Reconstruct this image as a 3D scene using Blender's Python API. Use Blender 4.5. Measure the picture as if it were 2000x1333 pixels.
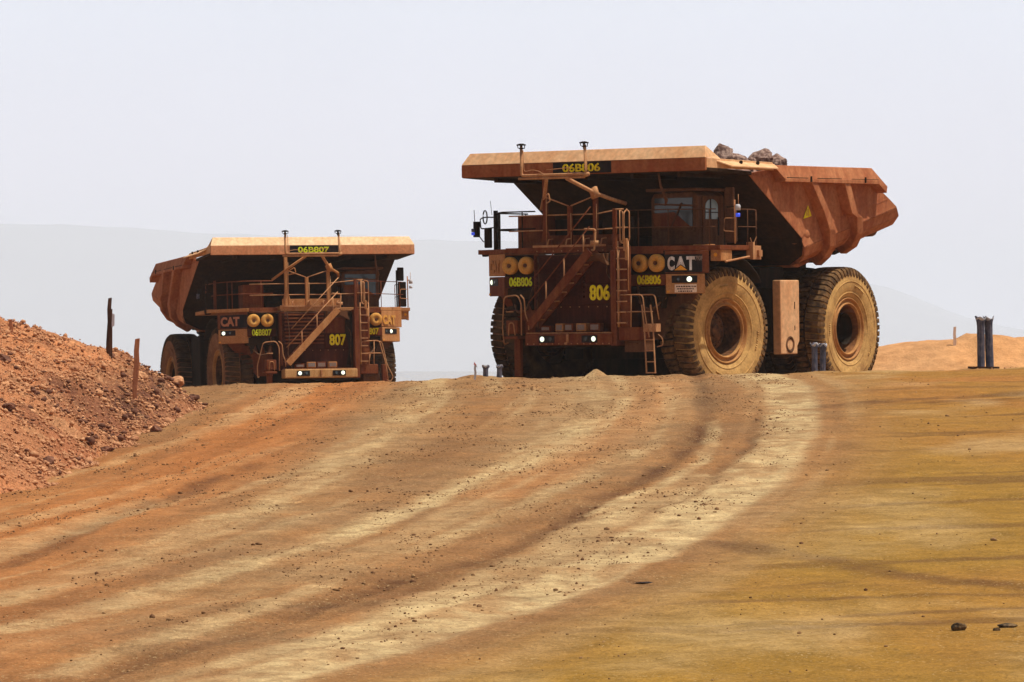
import bpy, math, random
import numpy as np
from mathutils import Vector, Matrix

for o in list(bpy.data.objects):
    bpy.data.objects.remove(o)
SC = bpy.context.scene
COL = SC.collection
R = math.radians
random.seed(7)

# ------------------------------------------------------------------ camera
cam = bpy.data.cameras.new("camera")
cam.sensor_width = 36.0
cam.lens = 162.0
cam.shift_y = 0.01175
cam.clip_start = 0.5
cam.clip_end = 60000
camo = bpy.data.objects.new("camera", cam)
COL.objects.link(camo)
camo.location = (0, 0, 0)
camo.rotation_euler = (R(90), 0, 0)
SC.camera = camo

# ------------------------------------------------------------------ light and exposure
SUN_EL, SUN_ROT = 69.0, 99.0
w = bpy.data.worlds.new("World")
SC.world = w
w.use_nodes = True
nt = w.node_tree
nt.nodes.clear()
out = nt.nodes.new('ShaderNodeOutputWorld')
bg = nt.nodes.new('ShaderNodeBackground')
sky = nt.nodes.new('ShaderNodeTexSky')
sky.sky_type = 'NISHITA'
sky.sun_disc = False
sky.sun_elevation = R(SUN_EL)
sky.sun_rotation = R(SUN_ROT)
sky.dust_density = 4.0
sky.air_density = 1.0
sky.ozone_density = 1.0
# a dusty white band low in the sky, thinning upwards, over the blue of the Nishita sky
geo = nt.nodes.new('ShaderNodeTexCoord')
sep = nt.nodes.new('ShaderNodeSeparateXYZ')
nt.links.new(geo.outputs['Generated'], sep.inputs[0])
rmp = nt.nodes.new('ShaderNodeValToRGB')
cr = rmp.color_ramp
cr.elements[0].position = 0.0
cr.elements[0].color = (.94, .94, .94, 1)
cr.elements[1].position = 0.17
cr.elements[1].color = (.0, .0, .0, 1)
e = cr.elements.new(.075)
e.color = (.94, .94, .94, 1)
e = cr.elements.new(.11)
e.color = (.40, .40, .40, 1)
nt.links.new(sep.outputs['Z'], rmp.inputs[0])
hz = nt.nodes.new('ShaderNodeValToRGB')
hz.color_ramp.elements[0].position = 0.0
hz.color_ramp.elements[0].color = (18.3, 17.3, 19.0, 1)
hz.color_ramp.elements[1].position = 0.085
hz.color_ramp.elements[1].color = (17.2, 18.2, 20.3, 1)
e = hz.color_ramp.elements.new(.035)
e.color = (18.2, 17.8, 19.9, 1)
nt.links.new(sep.outputs['Z'], hz.inputs[0])
nse = nt.nodes.new('ShaderNodeTexNoise')
nse.inputs['Scale'].default_value = 9.0
nse.inputs['Detail'].default_value = 3.0
nt.links.new(geo.outputs['Generated'], nse.inputs['Vector'])
vm = nt.nodes.new('ShaderNodeMapRange')
vm.inputs['From Min'].default_value = .3
vm.inputs['From Max'].default_value = .7
vm.inputs['To Min'].default_value = .95
vm.inputs['To Max'].default_value = 1.03
nt.links.new(nse.outputs[0], vm.inputs[0])
sc_ = nt.nodes.new('ShaderNodeVectorMath')
sc_.operation = 'SCALE'
nt.links.new(hz.outputs[0], sc_.inputs[0])
nt.links.new(vm.outputs[0], sc_.inputs['Scale'])
mx = nt.nodes.new('ShaderNodeMix')
mx.data_type = 'RGBA'
nt.links.new(rmp.outputs[0], mx.inputs['Factor'])
nt.links.new(sky.outputs[0], mx.inputs['A'])
nt.links.new(sc_.outputs[0], mx.inputs['B'])
nt.links.new(mx.outputs['Result'], bg.inputs['Color'])
bg.inputs['Strength'].default_value = 0.055
nt.links.new(bg.outputs[0], out.inputs['Surface'])

sl = bpy.data.lights.new("sun", 'SUN')
sl.energy = 5.0
sl.angle = R(.5)
sl.color = (1.0, .93, .82)
suno = bpy.data.objects.new("sun", sl)
COL.objects.link(suno)
sv = Vector((math.sin(R(SUN_ROT)) * math.cos(R(SUN_EL)), math.cos(R(SUN_ROT)) * math.cos(R(SUN_EL)), math.sin(R(SUN_EL))))
suno.rotation_euler = sv.to_track_quat('Z', 'Y').to_euler()
suno.location = (60, 0, 120)

SC.view_settings.view_transform = 'Standard'
SC.view_settings.look = 'None'
SC.view_settings.exposure = 0.0
SC.view_settings.gamma = 1.0
SC.render.engine = 'CYCLES'
SC.cycles.use_denoising = True
SC.cycles.max_bounces = 5
SC.cycles.diffuse_bounces = 3
SC.cycles.volume_bounces = 2
SC.cycles.caustics_reflective = False
SC.cycles.caustics_refractive = False

# ------------------------------------------------------------------ numpy noise
def _hash(ix, iy, s):
    h = (ix.astype(np.int64) * 374761393 + iy.astype(np.int64) * 668265263 + s * 974634777) & 0xFFFFFFFF
    h = ((h ^ (h >> 13)) * 1274126177) & 0xFFFFFFFF
    return ((h ^ (h >> 16)) & 0xFFFF) / 65535.0

def vnoise(x, y, s=0):
    ix = np.floor(x); iy = np.floor(y)
    fx = x - ix; fy = y - iy
    fx = fx * fx * (3 - 2 * fx); fy = fy * fy * (3 - 2 * fy)
    a = _hash(ix, iy, s); b = _hash(ix + 1, iy, s); c = _hash(ix, iy + 1, s); d = _hash(ix + 1, iy + 1, s)
    return (a * (1 - fx) + b * fx) * (1 - fy) + (c * (1 - fx) + d * fx) * fy

def fbm(x, y, o=4, s=0):
    v = 0; a = .5; t = 0
    for k in range(o):
        v = v + a * vnoise(x * 2 ** k, y * 2 ** k, s + k * 17); t += a; a *= .5
    return v / t

def sstep(a, b, x):
    t = np.clip((x - a) / (b - a), 0, 1)
    return t * t * (3 - 2 * t)

# ------------------------------------------------------------------ terrain height
_D = np.array([0, 40, 104, 112, 118, 122, 126, 130, 140, 150, 165, 182, 190, 210, 250, 400.])
_Z = np.array([-4.6, -3.43, -.99, -.76, -.66, -.74, -.98, -1.14, -1.17, -1.4, -2.0, -2.6, -2.9, -4.0, -6.5, -16.])
_t = np.arange(-60, 401, .5)
_zt = np.interp(_t, _D, _Z)
_k = np.exp(-.5 * (np.arange(-8, 9) * .5 / 1.6) ** 2); _k /= _k.sum()
_zs = np.convolve(np.pad(_zt, 8, mode='edge'), _k, 'valid')
POSE806 = ((3.279, 129.064, -1.166), (-33.68, .75, -.31))
POSE807 = ((-8.076, 177.024, -2.479), (17.17, -2.52, -.73))

def rotm(a):
    yaw, pit, rol = [R(v) for v in a]
    return Matrix.Rotation(yaw, 3, 'Z') @ Matrix.Rotation(pit, 3, 'X') @ Matrix.Rotation(rol, 3, 'Y')

def zbase(x, d):
    z = np.interp(d, _t, _zs)
    z = np.where(d > 400, -16 - (np.minimum(d, 2600) - 400) * .004, z)
    return z + .022 * np.clip(x, -25, 25) * np.clip((d - 20) / 60, 0, 1) * np.clip((150 - d) / 25, 0, 1)

def zground(x, d):
    z = zbase(x, d)
    for P, A in (POSE806, POSE807):
        m = rotm(A)
        n = m @ Vector((0, 0, 1))
        ctr = Vector(P) + m @ Vector((0, 3, 0))
        pl = ctr.z - (n.x * (x - ctr.x) + n.y * (d - ctr.y)) / n.z
        rr = np.hypot(x - ctr.x, d - ctr.y)
        kk = 1 - sstep(5.6, 9.0, rr)
        z = z * (1 - kk) + pl * kk
    return z

def zg(x, d):
    return float(zground(np.array([float(x)]), np.array([float(d)]))[0])

# ------------------------------------------------------------------ material helpers
def new_mat(name):
    m = bpy.data.materials.new(name)
    m.use_nodes = True
    return m, m.node_tree, m.node_tree.nodes['Principled BSDF']

def dusty(name, col, dust, amount=.5, rough=.75, scale=1.2, bump=.15, streak=True, metal=0.0, spread=.25):
    """painted or bare surface with patchy dust lying over it, all in object coordinates"""
    m, t, b = new_mat(name)
    L = t.links.new
    tc = t.nodes.new('ShaderNodeTexCoord')
    n1 = t.nodes.new('ShaderNodeTexNoise'); n1.inputs['Scale'].default_value = scale; n1.inputs['Detail'].default_value = 7; n1.inputs['Roughness'].default_value = .62
    L(tc.outputs['Object'], n1.inputs['Vector'])
    mp = t.nodes.new('ShaderNodeMapping'); mp.inputs['Scale'].default_value = (5, 5, .5) if streak else (3, 3, 3)
    L(tc.outputs['Object'], mp.inputs['Vector'])
    n2 = t.nodes.new('ShaderNodeTexNoise'); n2.inputs['Scale'].default_value = scale; n2.inputs['Detail'].default_value = 5
    L(mp.outputs[0], n2.inputs['Vector'])
    ad = t.nodes.new('ShaderNodeMath'); ad.operation = 'ADD'
    L(n1.outputs[0], ad.inputs[0]); L(n2.outputs[0], ad.inputs[1])
    mr = t.nodes.new('ShaderNodeMapRange')
    c = 1.0 + (.5 - amount) * .8
    mr.inputs['From Min'].default_value = c - spread
    mr.inputs['From Max'].default_value = c + spread
    L(ad.outputs[0], mr.inputs[0])
    mix = t.nodes.new('ShaderNodeMix'); mix.data_type = 'RGBA'
    mix.inputs['A'].default_value = (*col, 1); mix.inputs['B'].default_value = (*dust, 1)
    L(mr.outputs[0], mix.inputs['Factor'])
    n3 = t.nodes.new('ShaderNodeTexNoise'); n3.inputs['Scale'].default_value = scale * 14; n3.inputs['Detail'].default_value = 4
    L(tc.outputs['Object'], n3.inputs['Vector'])
    m3 = t.nodes.new('ShaderNodeMapRange'); m3.inputs['From Min'].default_value = .3; m3.inputs['From Max'].default_value = .7
    m3.inputs['To Min'].default_value = .82; m3.inputs['To Max'].default_value = 1.16
    L(n3.outputs[0], m3.inputs[0])
    vs = t.nodes.new('ShaderNodeVectorMath'); vs.operation = 'SCALE'
    L(mix.outputs['Result'], vs.inputs[0]); L(m3.outputs[0], vs.inputs['Scale'])
    L(vs.outputs[0], b.inputs['Base Color'])
    b.inputs['Roughness'].default_value = rough
    b.inputs['Metallic'].default_value = metal
    b.inputs['Specular IOR Level'].default_value = .08
    if bump:
        bp = t.nodes.new('ShaderNodeBump'); bp.inputs['Strength'].default_value = bump; bp.inputs['Distance'].default_value = .02
        L(n3.outputs[0], bp.inputs['Height']); L(bp.outputs[0], b.inputs['Normal'])
    return m

def emis(name, col, st):
    m, t, b = new_mat(name)
    b.inputs['Base Color'].default_value = (*col, 1)
    b.inputs['Emission Color'].default_value = (*col, 1)
    b.inputs['Emission Strength'].default_value = st
    return m

RED = (.40, .150, .062)
M = dict(
    body=dusty('body_paint', (.33, .105, .045), (.48, .20, .090), .5, .8, .7, .12),
    canopy=dusty('canopy_paint', (.62, .32, .15), (.70, .44, .24), .5, .8, .6, .1),
    dark=dusty('underbody_grime_shade', (.016, .012, .008), (.05, .026, .014), .35, .85, 1.5, .2),  # near-black: grime, and the shade of filler blocks and right-side tank
    front=dusty('shaded_front_paint', (.135, .030, .012), (.22, .072, .026), .45, .7, 1.3, .2),  # dirty red paint, darkened further to hold the shade of the front
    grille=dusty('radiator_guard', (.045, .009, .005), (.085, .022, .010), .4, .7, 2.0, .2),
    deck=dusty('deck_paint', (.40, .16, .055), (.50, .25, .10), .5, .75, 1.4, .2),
    rail=dusty('rail_paint', (.38, .16, .07), (.52, .28, .13), .5, .6, 2.5, .1),
    filt=dusty('filter_cover', (.62, .29, .055), (.60, .33, .10), .4, .6, 2.0, .1),
    tyre=dusty('dusty_tyre', (.30, .16, .06), (.60, .365, .13), .62, .95, 1.1, .25, False),
    tread=dusty('tyre_tread', (.05, .03, .018), (.27, .15, .062), .42, .95, 2.0, .25, False),
    rim=dusty('wheel_rim', (.34, .145, .05), (.52, .27, .09), .55, .6, 2.0, .1, False),
    hub=dusty('wheel_hub', (.06, .032, .018), (.24, .10, .04), .42, .6, 3.0, .1, False),
    bumper=dusty('bumper_pale_dust', (.46, .23, .075), (.60, .36, .16), .5, .7, 2.0, .1),
    hubr=dusty('rear_hub', (.16, .065, .025), (.30, .13, .05), .5, .6, 3.0, .1, False),
    tyred=dusty('tyre_shaded_dust', (.17, .075, .036), (.30, .14, .065), .5, .95, .9, .25, False),  # tyre dust darkened and reddened to hold the shade on these wheels
    canopyb=dusty('canopy_pale_dust', (.72, .46, .25), (.80, .58, .35), .5, .8, .6, .1),
    tyrein=dusty('tyre_inner_shaded', (.035, .022, .014), (.13, .075, .035), .4, .95, 1.2, .25, False),  # as dusty as the outer side; shade is put into this colour
    fascia=dusty('canopy_beam_shaded', (.27, .075, .028), (.40, .15, .06), .45, .8, .8, .1),  # beam colour with the first truck's shade put into it
    fasciab=dusty('canopy_beam_sunlit', (.56, .22, .10), (.66, .32, .16), .5, .8, .8, .1),  # same beam, brightened as sunlit for the second truck
    black=dusty('black_plate', (.012, .012, .014), (.05, .03, .025), .3, .5, 2.0, .05),
    shell=dusty('canopy_underside_shade', (.025, .014, .007), (.055, .026, .012), .45, .8, 1.5, .1),  # less dust, and the shade under the canopy put into the colour
    cabp=dusty('cab_paint', (.085, .036, .017), (.16, .068, .03), .45, .7, 1.5, .1),
    yellow=dusty('yellow_lettering', (.92, .78, .02), (.50, .30, .04), .30, .6, 5.0, 0, spread=.22),
    lime=dusty('reflective_lettering', (.74, .86, .03), (.45, .36, .05), .30, .6, 5.0, 0, spread=.22),
    white=dusty('white_lettering', (.74, .70, .66), (.42, .27, .18), .32, .6, 5.0, 0),
    brick=dusty('dusty_lettering', (.55, .22, .12), (.42, .17, .09), .5, .6, 3.0, 0),
    orange=dusty('orange_triangle', (.85, .36, .03), (.60, .28, .06), .3, .5, 3.0, 0),
    grey=dusty('grey_lettering', (.22, .20, .19), (.25, .14, .09), .4, .5, 3.0, 0),
    notice=dusty('notice_plate', (.85, .66, .52), (.65, .45, .30), .4, .5, 3.0, .05),
    ore=dusty('ore_rock', (.16, .10, .085), (.36, .22, .17), .5, .95, 2.2, .5, False),
    boulder=dusty('boulder_rock', (.14, .080, .065), (.38, .265, .215), .5, .95, 4.0, .8, False, spread=.12),
    wood=dusty('weathered_wood', (.34, .125, .06), (.52, .23, .12), .5, .9, 4.0, .2),
    woodd=dusty('dark_wood', (.06, .035, .025), (.16, .08, .05), .35, .9, 4.0, .2),
    plastic=dusty('black_plastic', (.05, .06, .095), (.20, .18, .21), .35, .35, 6.0, .3),
    plasticl=dusty('pale_plastic', (.55, .56, .60), (.40, .32, .28), .3, .4, 6.0, .2),
    lampw=emis('headlamp_light', (.90, 1.0, .80), 1.15),
    blue=emis('blue_beacon_light', (.03, .07, .6), .8),
    pink=dusty('pink_tape', (.75, .30, .30), (.6, .3, .2), .3, .7, 5, 0),
)
_m, _tt, _b = new_mat('cab_glass')
_b.inputs['Base Color'].default_value = (.03, .045, .05, 1)
_b.inputs['Roughness'].default_value = .12
_b.inputs['Specular IOR Level'].default_value = .6
M['glass'] = _m
_m, _tt, _b = new_mat('door_window_glass')
_b.inputs['Base Color'].default_value = (.16, .22, .22, 1)
_b.inputs['Roughness'].default_value = .2
M['dglass'] = _m

# ------------------------------------------------------------------ mesh builder
class MB:
    def __init__(self):
        self.v = []; self.f = []
    def add(self, vs, fs):
        n = len(self.v)
        self.v += [tuple(p) for p in vs]
        self.f += [tuple(i + n for i in f) for f in fs]
        return self
    def hexa(self, p):
        return self.add(p, [(3, 2, 1, 0), (4, 5, 6, 7), (0, 1, 5, 4), (1, 2, 6, 5), (2, 3, 7, 6), (3, 0, 4, 7)])
    def box(self, x0, x1, y0, y1, z0, z1):
        return self.hexa([(x0, y0, z0), (x1, y0, z0), (x1, y1, z0), (x0, y1, z0), (x0, y0, z1), (x1, y0, z1), (x1, y1, z1), (x0, y1, z1)])
    def beam(self, a, b, w, h, up=(0, 0, 1)):
        a = Vector(a); b = Vector(b); d = (b - a).normalized(); up = Vector(up)
        if abs(d.dot(up)) > .98: up = Vector((0, 1, 0))
        s = d.cross(up).normalized() * w / 2; u = s.cross(d).normalized() * h / 2
        return self.hexa([a - s - u, a + s - u, b + s - u, b - s - u, a - s + u, a + s + u, b + s + u, b - s + u])
    def tube(self, pts, r, n=8, rad=None):
        pts = [Vector(p) for p in pts]
        rings = []
        prev = None
        for i, p in enumerate(pts):
            d = (pts[min(i + 1, len(pts) - 1)] - pts[max(i - 1, 0)]).normalized()
            ref = Vector((0, 0, 1)) if abs(d.z) < .9 else Vector((1, 0, 0))
            if prev is not None and prev.cross(d).length > .05: ref = prev
            s = d.cross(ref).normalized(); u = s.cross(d)
            prev = ref
            rr = r if rad is None else rad[i]
            rings.append([p + (s * math.cos(2 * math.pi * k / n) + u * math.sin(2 * math.pi * k / n)) * rr for k in range(n)])
        vs = [q for g in rings for q in g]; fs = []
        for i in range(len(rings) - 1):
            for k in range(n):
                fs.append((i * n + k, i * n + (k + 1) % n, (i + 1) * n + (k + 1) % n, (i + 1) * n + k))
        fs.append(tuple(range(n - 1, -1, -1))); fs.append(tuple(range((len(rings) - 1) * n, len(rings) * n)))
        return self.add(vs, fs)
    def disc(self, c, axis, r, depth, n=20, r2=None):
        c = Vector(c); a = Vector(axis).normalized()
        return self.tube([c, c + a * depth], r, n, [r, r2 if r2 is not None else r])
    def prism(self, poly, off):
        n = len(poly); off = Vector(off)
        vs = [Vector(p) for p in poly] + [Vector(p) + off for p in poly]
        fs = [tuple(range(n)), tuple(range(2 * n - 1, n - 1, -1))]
        for i in range(n):
            j = (i + 1) % n
            fs.append((j, i, i + n, j + n))
        return self.add(vs, fs)
    def lathe(self, prof, n=64, axis='x', c=(0, 0, 0), closed=False):
        vs = []; fs = []
        m = len(prof)
        for k in range(n):
            t = 2 * math.pi * k / n
            for (a, r) in prof:
                p = {'x': (a, r * math.cos(t), r * math.sin(t)), 'y': (r * math.cos(t), a, r * math.sin(t)), 'z': (r * math.cos(t), r * math.sin(t), a)}[axis]
                vs.append((p[0] + c[0], p[1] + c[1], p[2] + c[2]))
        for k in range(n):
            k2 = (k + 1) % n
            for i in range(m if closed else m - 1):
                i2 = (i + 1) % m
                fs.append((k * m + i, k2 * m + i, k2 * m + i2, k * m + i2))
        return self.add(vs, fs)
    def mesh(self, name, mat, smooth=False, fix=True):
        me = bpy.data.meshes.new(name)
        me.from_pydata(self.v, [], self.f)
        if fix:
            import bmesh
            bm = bmesh.new(); bm.from_mesh(me)
            bmesh.ops.recalc_face_normals(bm, faces=bm.faces)
            bm.to_mesh(me); bm.free()
        if smooth:
            me.polygons.foreach_set('use_smooth', [True] * len(me.polygons))
        me.materials.append(mat)
        return me
    def build(self, name, mat, parent=None, smooth=False, bevel=0.0, label=None, solid=0.0, auto=None):
        o = bpy.data.objects.new(name, self.mesh(name, mat, smooth))
        COL.objects.link(o)
        if parent is not None: o.parent = parent
        if solid:
            s = o.modifiers.new('solid', 'SOLIDIFY'); s.thickness = solid; s.offset = 0
        if bevel:
            b = o.modifiers.new('bevel', 'BEVEL'); b.width = bevel; b.segments = 2; b.limit_method = 'ANGLE'
        if label: o['label'] = label
        return o

def tag(o, label=None, cat=None, group=None, kind=None):
    if label: o['label'] = label
    if cat: o['category'] = cat
    if group: o['group'] = group
    if kind: o['kind'] = kind
    return o

def empty(name, loc=(0, 0, 0), rot=None, parent=None):
    o = bpy.data.objects.new(name, None)
    COL.objects.link(o)
    o.empty_display_size = .3
    if parent is not None: o.parent = parent
    o.location = loc
    if rot is not None: o.rotation_euler = rot
    return o

def text_obj(name, s, mat, parent, origin, ux, uz, height, width=None, bold=.02, extrude=.012, label=None):
    """lettering centred on origin, ux along the line, uz up"""
    cu = bpy.data.curves.new(name, 'FONT')
    cu.body = s; cu.align_x = 'CENTER'; cu.align_y = 'CENTER'
    cu.size = 1.0; cu.offset = bold; cu.extrude = .02; cu.resolution_u = 5
    tmp = bpy.data.objects.new('tmp', cu); COL.objects.link(tmp)
    dg = bpy.context.evaluated_depsgraph_get(); dg.update()
    me = bpy.data.meshes.new_from_object(tmp.evaluated_get(dg))
    bpy.data.objects.remove(tmp); bpy.data.curves.remove(cu)
    xs = [v.co.x for v in me.vertices]; ys = [v.co.y for v in me.vertices]
    cx, cy = (min(xs) + max(xs)) / 2, (min(ys) + max(ys)) / 2
    sy = height / (max(ys) - min(ys)); sx = (width / (max(xs) - min(xs))) if width else sy
    ux = Vector(ux).normalized(); uz = Vector(uz).normalized(); un = ux.cross(uz)
    for v in me.vertices:
        p = Vector(origin) + ux * (v.co.x - cx) * sx + uz * (v.co.y - cy) * sy + un * (v.co.z / .02 * extrude)
        v.co = p
    me.materials.clear(); me.materials.append(mat)
    me.name = name
    o = bpy.data.objects.new(name, me); COL.objects.link(o); o.parent = parent
    if label: o['label'] = label
    return o

# ------------------------------------------------------------------ ground sheet
def spaced(segs):
    out = []
    for a, b, s in segs:
        out += list(np.arange(a, b, s))
    return out
def grow(a, s, lim, f=1.35):
    r = []; x = a
    while abs(x) < lim:
        s *= f; x += s; r.append(x)
    return r
gx = np.array(sorted(grow(-16, -.2, 7000, 1.22) + spaced([(-16, -8.6, .2), (-8.6, 9.2, .085), (9.2, 16, .14)]) + [16.0] + grow(16, .2, 7000, 1.22)))
gd = np.array(sorted(grow(40, -.4, 400) + spaced([(40, 44.5, .12), (44.5, 120, .10), (120, 128, .16), (128, 215, .8)]) + [215.0] + grow(215, 1.0, 9000, 1.07)))
X, Dd = np.meshgrid(gx, gd)
Zz = zground(X, Dd)

def catmull(p, per=10):
    p = [np.array(q, float) for q in p]
    p = [2 * p[0] - p[1]] + p + [2 * p[-1] - p[-2]]
    o = []
    for i in range(1, len(p) - 2):
        for k in range(per):
            t = k / per
            o.append(.5 * ((2 * p[i]) + (-p[i - 1] + p[i + 1]) * t + (2 * p[i - 1] - 5 * p[i] + 4 * p[i + 1] - p[i + 2]) * t * t + (-p[i - 1] + 3 * p[i] - 3 * p[i + 1] + p[i + 2]) * t ** 3))
    o.append(p[-2])
    return np.array(o)

def dist(X, Y, pl):
    """signed distance to polyline (positive on the right of travel)"""
    best = np.full(X.shape, 1e9); sg = np.ones(X.shape)
    for i in range(len(pl) - 1):
        a = pl[i]; b = pl[i + 1]; ab = b - a; L2 = (ab ** 2).sum() + 1e-9
        t = np.clip(((X - a[0]) * ab[0] + (Y - a[1]) * ab[1]) / L2, 0, 1)
        dx = X - a[0] - t * ab[0]; dy = Y - a[1] - t * ab[1]
        d = np.hypot(dx, dy)
        s = np.sign(ab[0] * dy - ab[1] * dx)
        k = d < best
        best = np.where(k, d, best); sg = np.where(k, s, sg)
    return best, -sg

TR = dict(
    lightA=[(6.2, 124), (6.29, 113.25), (6.3, 105.2), (5.46, 90.1), (4.39, 79.1), (3.43, 71.8), (2.48, 65.7), (1.46, 59.8), (.49, 55.5), (-.57, 51.75), (-1.61, 48.25), (-2.63, 45.45), (-3.55, 42.6)],
    lightA2=[(3.19, 75.5), (2.4, 72.1), (1.32, 66.0), (.4, 59.95), (-.61, 54.95), (-1.67, 50.15), (-2.61, 47.05)],
    rut=[(4.9, 124), (4.54, 112.8), (4.15, 98.8), (3.68, 89.0), (3.0, 81.8), (2.09, 75.2), (1.16, 69.6), (.58, 65.2), (-.27, 60.9), (-1.27, 57.15), (-2.54, 52.0), (-3.71, 47.65), (-4.89, 44.0)],
    rut2=[(4.63, 86.85), (3.95, 80.7), (3.01, 73.1), (2.11, 67.8)],
    spots=[(4.05, 93.0), (3.84, 88.05), (3.27, 79.5), (2.8, 76.25), (2.01, 72.2), (1.12, 67.5)],
    lightB=[(1.89, 122), (1.89, 113.6), (1.95, 103.35), (1.56, 93.65), (.96, 86.55), (0, 78.5), (-.82, 74.2), (-1.68, 68.7), (-2.66, 63.1), (-3.76, 58.3), (-4.76, 53.55), (-5.62, 50.6)],
    lightC=[(-2.1, 120), (-2.12, 112.2), (-2.21, 99.4), (-2.49, 86.2), (-3.1, 77.5), (-3.75, 70.35), (-4.5, 65.35), (-5.28, 59.35), (-6.04, 54.35)],
    lightD=[(2.21, 82.85), (1.18, 76.15), (0, 68.3), (-1.05, 62.75), (-2.23, 57.3), (-3.43, 51.5), (-4.62, 46.25)],
    dark1=[(-4.44, 81.5), (-4.91, 77.45), (-5.4, 72.5), (-6.02, 67.7), (-6.49, 62.1), (-7.1, 58.1)],
    dark2=[(0, 60.05), (-.64, 57.8), (-1.79, 53.8)],
    red1=[(-4.4, 120), (-4.47, 111.85), (-4.92, 100.6), (-5.24, 88.95), (-5.49, 79.7), (-6.31, 71.0), (-7.11, 64.0)],
    red2=[(3.73, 112.05), (2.81, 97.2), (1.76, 87.95), (.79, 78.95), (-.32, 71.7)],
    darkR1=[(6.71, 96.6), (7.86, 98.25), (9.41, 99.6), (11.18, 100.65)],
    darkR2=[(2.89, 62.0), (3.48, 60.2), (4.03, 58.55), (4.78, 56.6), (5.54, 55.45), (6.38, 54.65)],
    darkR3=[(7.29, 102.5), (9.21, 103.65), (11.48, 103.3)],
    darkR4=[(1.45, 56.45), (1.75, 56.2)],
)
near = (X > -18) & (X < 20) & (Dd > 38) & (Dd < 128)
xn, dn = X[near], Dd[near]
wob = (fbm(xn * .8, dn * .25, 3, 5) - .5) * .9 * (1 - .6 * sstep(70, 100, dn))
wob2 = (fbm(xn * 3, dn * 1.2, 3, 9) - .5) * .5
def band(name, wd, soft=.5, wb=1.0):
    d, s = dist(xn + wob * wb * .4, dn + wob2, catmull(TR[name], 6))
    return 1 - sstep(wd * (1 - soft), wd * (1 + soft), d + wob2 * .25), d * s
light = np.zeros(xn.shape); dark = np.zeros(xn.shape); red = np.zeros(xn.shape); dz = np.zeros(xn.shape)
bA, dA = band('lightA', .52, .35, .4)
light = np.maximum(light, bA * (.38 + .62 * sstep(.30, .62, fbm(xn * 2.3, dn * .9, 4, 404))))
for n_, w_, a_ in (('lightA2', .40, .7), ('lightB', .34, .62), ('lightC', .38, .55), ('lightD', .24, .55), ('spots', .13, .85)):
    b_, _ = band(n_, w_, .6)
    brk = sstep(.25, .6, fbm(xn * 1.1, dn * .35, 4, int(w_ * 1000)))
    light = np.maximum(light, b_ * a_ * (.35 + .65 * brk))
for n_, w_, a_ in (('rut', .20, .60), ('rut2', .10, .5), ('dark1', .22, .7), ('dark2', .2, .4), ('darkR1', .55, .7), ('darkR2', .32, .65), ('darkR3', .5, .45), ('darkR4', .06, 1.3)):
    b_, _ = band(n_, w_, .7)
    brk = sstep(.2, .6, fbm(xn * 1.7 + 9, dn * .5, 4, int(w_ * 3000)))
    dark = np.maximum(dark, b_ * a_ * (.4 + .6 * brk))
    if n_ in ('rut', 'rut2', 'dark1'):
        dz -= b_ * .035
for n_, w_, a_ in (('red1', 1.25, 1.0), ('red2', .55, .5)):
    b_, _ = band(n_, w_, .8)
    red = np.maximum(red, b_ * a_)
# the right-hand side of the haul road, outside the outer track, is fine ochre dust
dAo, sAo = dist(xn, dn, catmull(TR['lightA'], 6))
right = sstep(.1, 2.2, -dAo * sAo) if False else sstep(.3, 3.0, dAo) * (xn > np.interp(dn, [q[1] for q in TR['lightA'][::-1]], [q[0] for q in TR['lightA'][::-1]]))
inside = 1 - right
# many faint tyre passes following the same curve
d0, s0 = dist(xn, dn, catmull(TR['lightA'], 6))
lane = d0 * s0
lr = fbm(lane * 2.2 + 50, dn * .06, 3, 77)
for n_, w_, a_ in (('lightB', 1.1, .34), ('lightC', .8, .26), ('red2', 1.0, .22)):
    b_, _ = band(n_, w_, .8)
    light = np.maximum(light, b_ * a_ * sstep(60, 95, dn))
light = np.clip(light * (.70 + .3 * sstep(.3, .6, fbm(xn * 1.3, dn * .45, 4, 808))) + inside * sstep(.50, .78, lr) * .42, 0, 1)
dark = np.clip(dark + inside * sstep(.55, .30, lr) * sstep(.3, .6, fbm(xn * .6, dn * .2, 3, 3)) * 0.32, 0, 1.2)
# dusty verge: broad patches, drifts of pale dust and long curved scrapes
pt = fbm(xn * .28, dn * .10, 4, 611)
red = np.maximum(red, right * sstep(.50, .70, pt) * sstep(48, 90, dn) * .5 + right * sstep(.55, .75, pt) * .15)
light = np.maximum(light, right * sstep(.52, .75, fbm(xn * .35 + 7, dn * .16, 4, 612)) * .38)
dark = np.maximum(dark, right * sstep(.60, .74, fbm(xn * .18 + .1 * dn, dn * 1.1 - xn * .25, 4, 613)) * .55)
grit = fbm(xn * 9, dn * 9, 3, 31)
# pressed lug prints in the wheel tracks
prt = np.maximum.reduce([band(n__, w__, .4)[0] for n__, w__ in (('lightB', .5), ('lightC', .5), ('rut', .5), ('lightD', .4))])
dz += prt * .016 * np.sin(2 * np.pi * (dn / .42 + np.abs(np.mod(lane * 1.1, 1) - .5) * .8)) * sstep(.40, .62, fbm(xn * .9, dn * .3, 3, 909))
dz += (fbm(xn * .5, dn * .5, 3, 1) - .5) * .11 * sstep(38, 50, dn) + (fbm(xn * 2.6, dn * 2.0, 4, 2) - .5) * .045 + (grit - .5) * .028 * (.45 + .55 * inside)
dz += (fbm(lane * 3, dn * .1, 3, 8) - .5) * .05 * inside
dz += np.exp(-((dn - 118.5) / 2.2) ** 2) * (fbm(xn * 1.6, dn * .5, 4, 66) - .5) * .10
edge = sstep(38, 40, dn) * (1 - sstep(125, 128, dn)) * sstep(-18, -15, xn) * (1 - sstep(17, 20, xn))
Zz[near] += dz * edge
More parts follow.
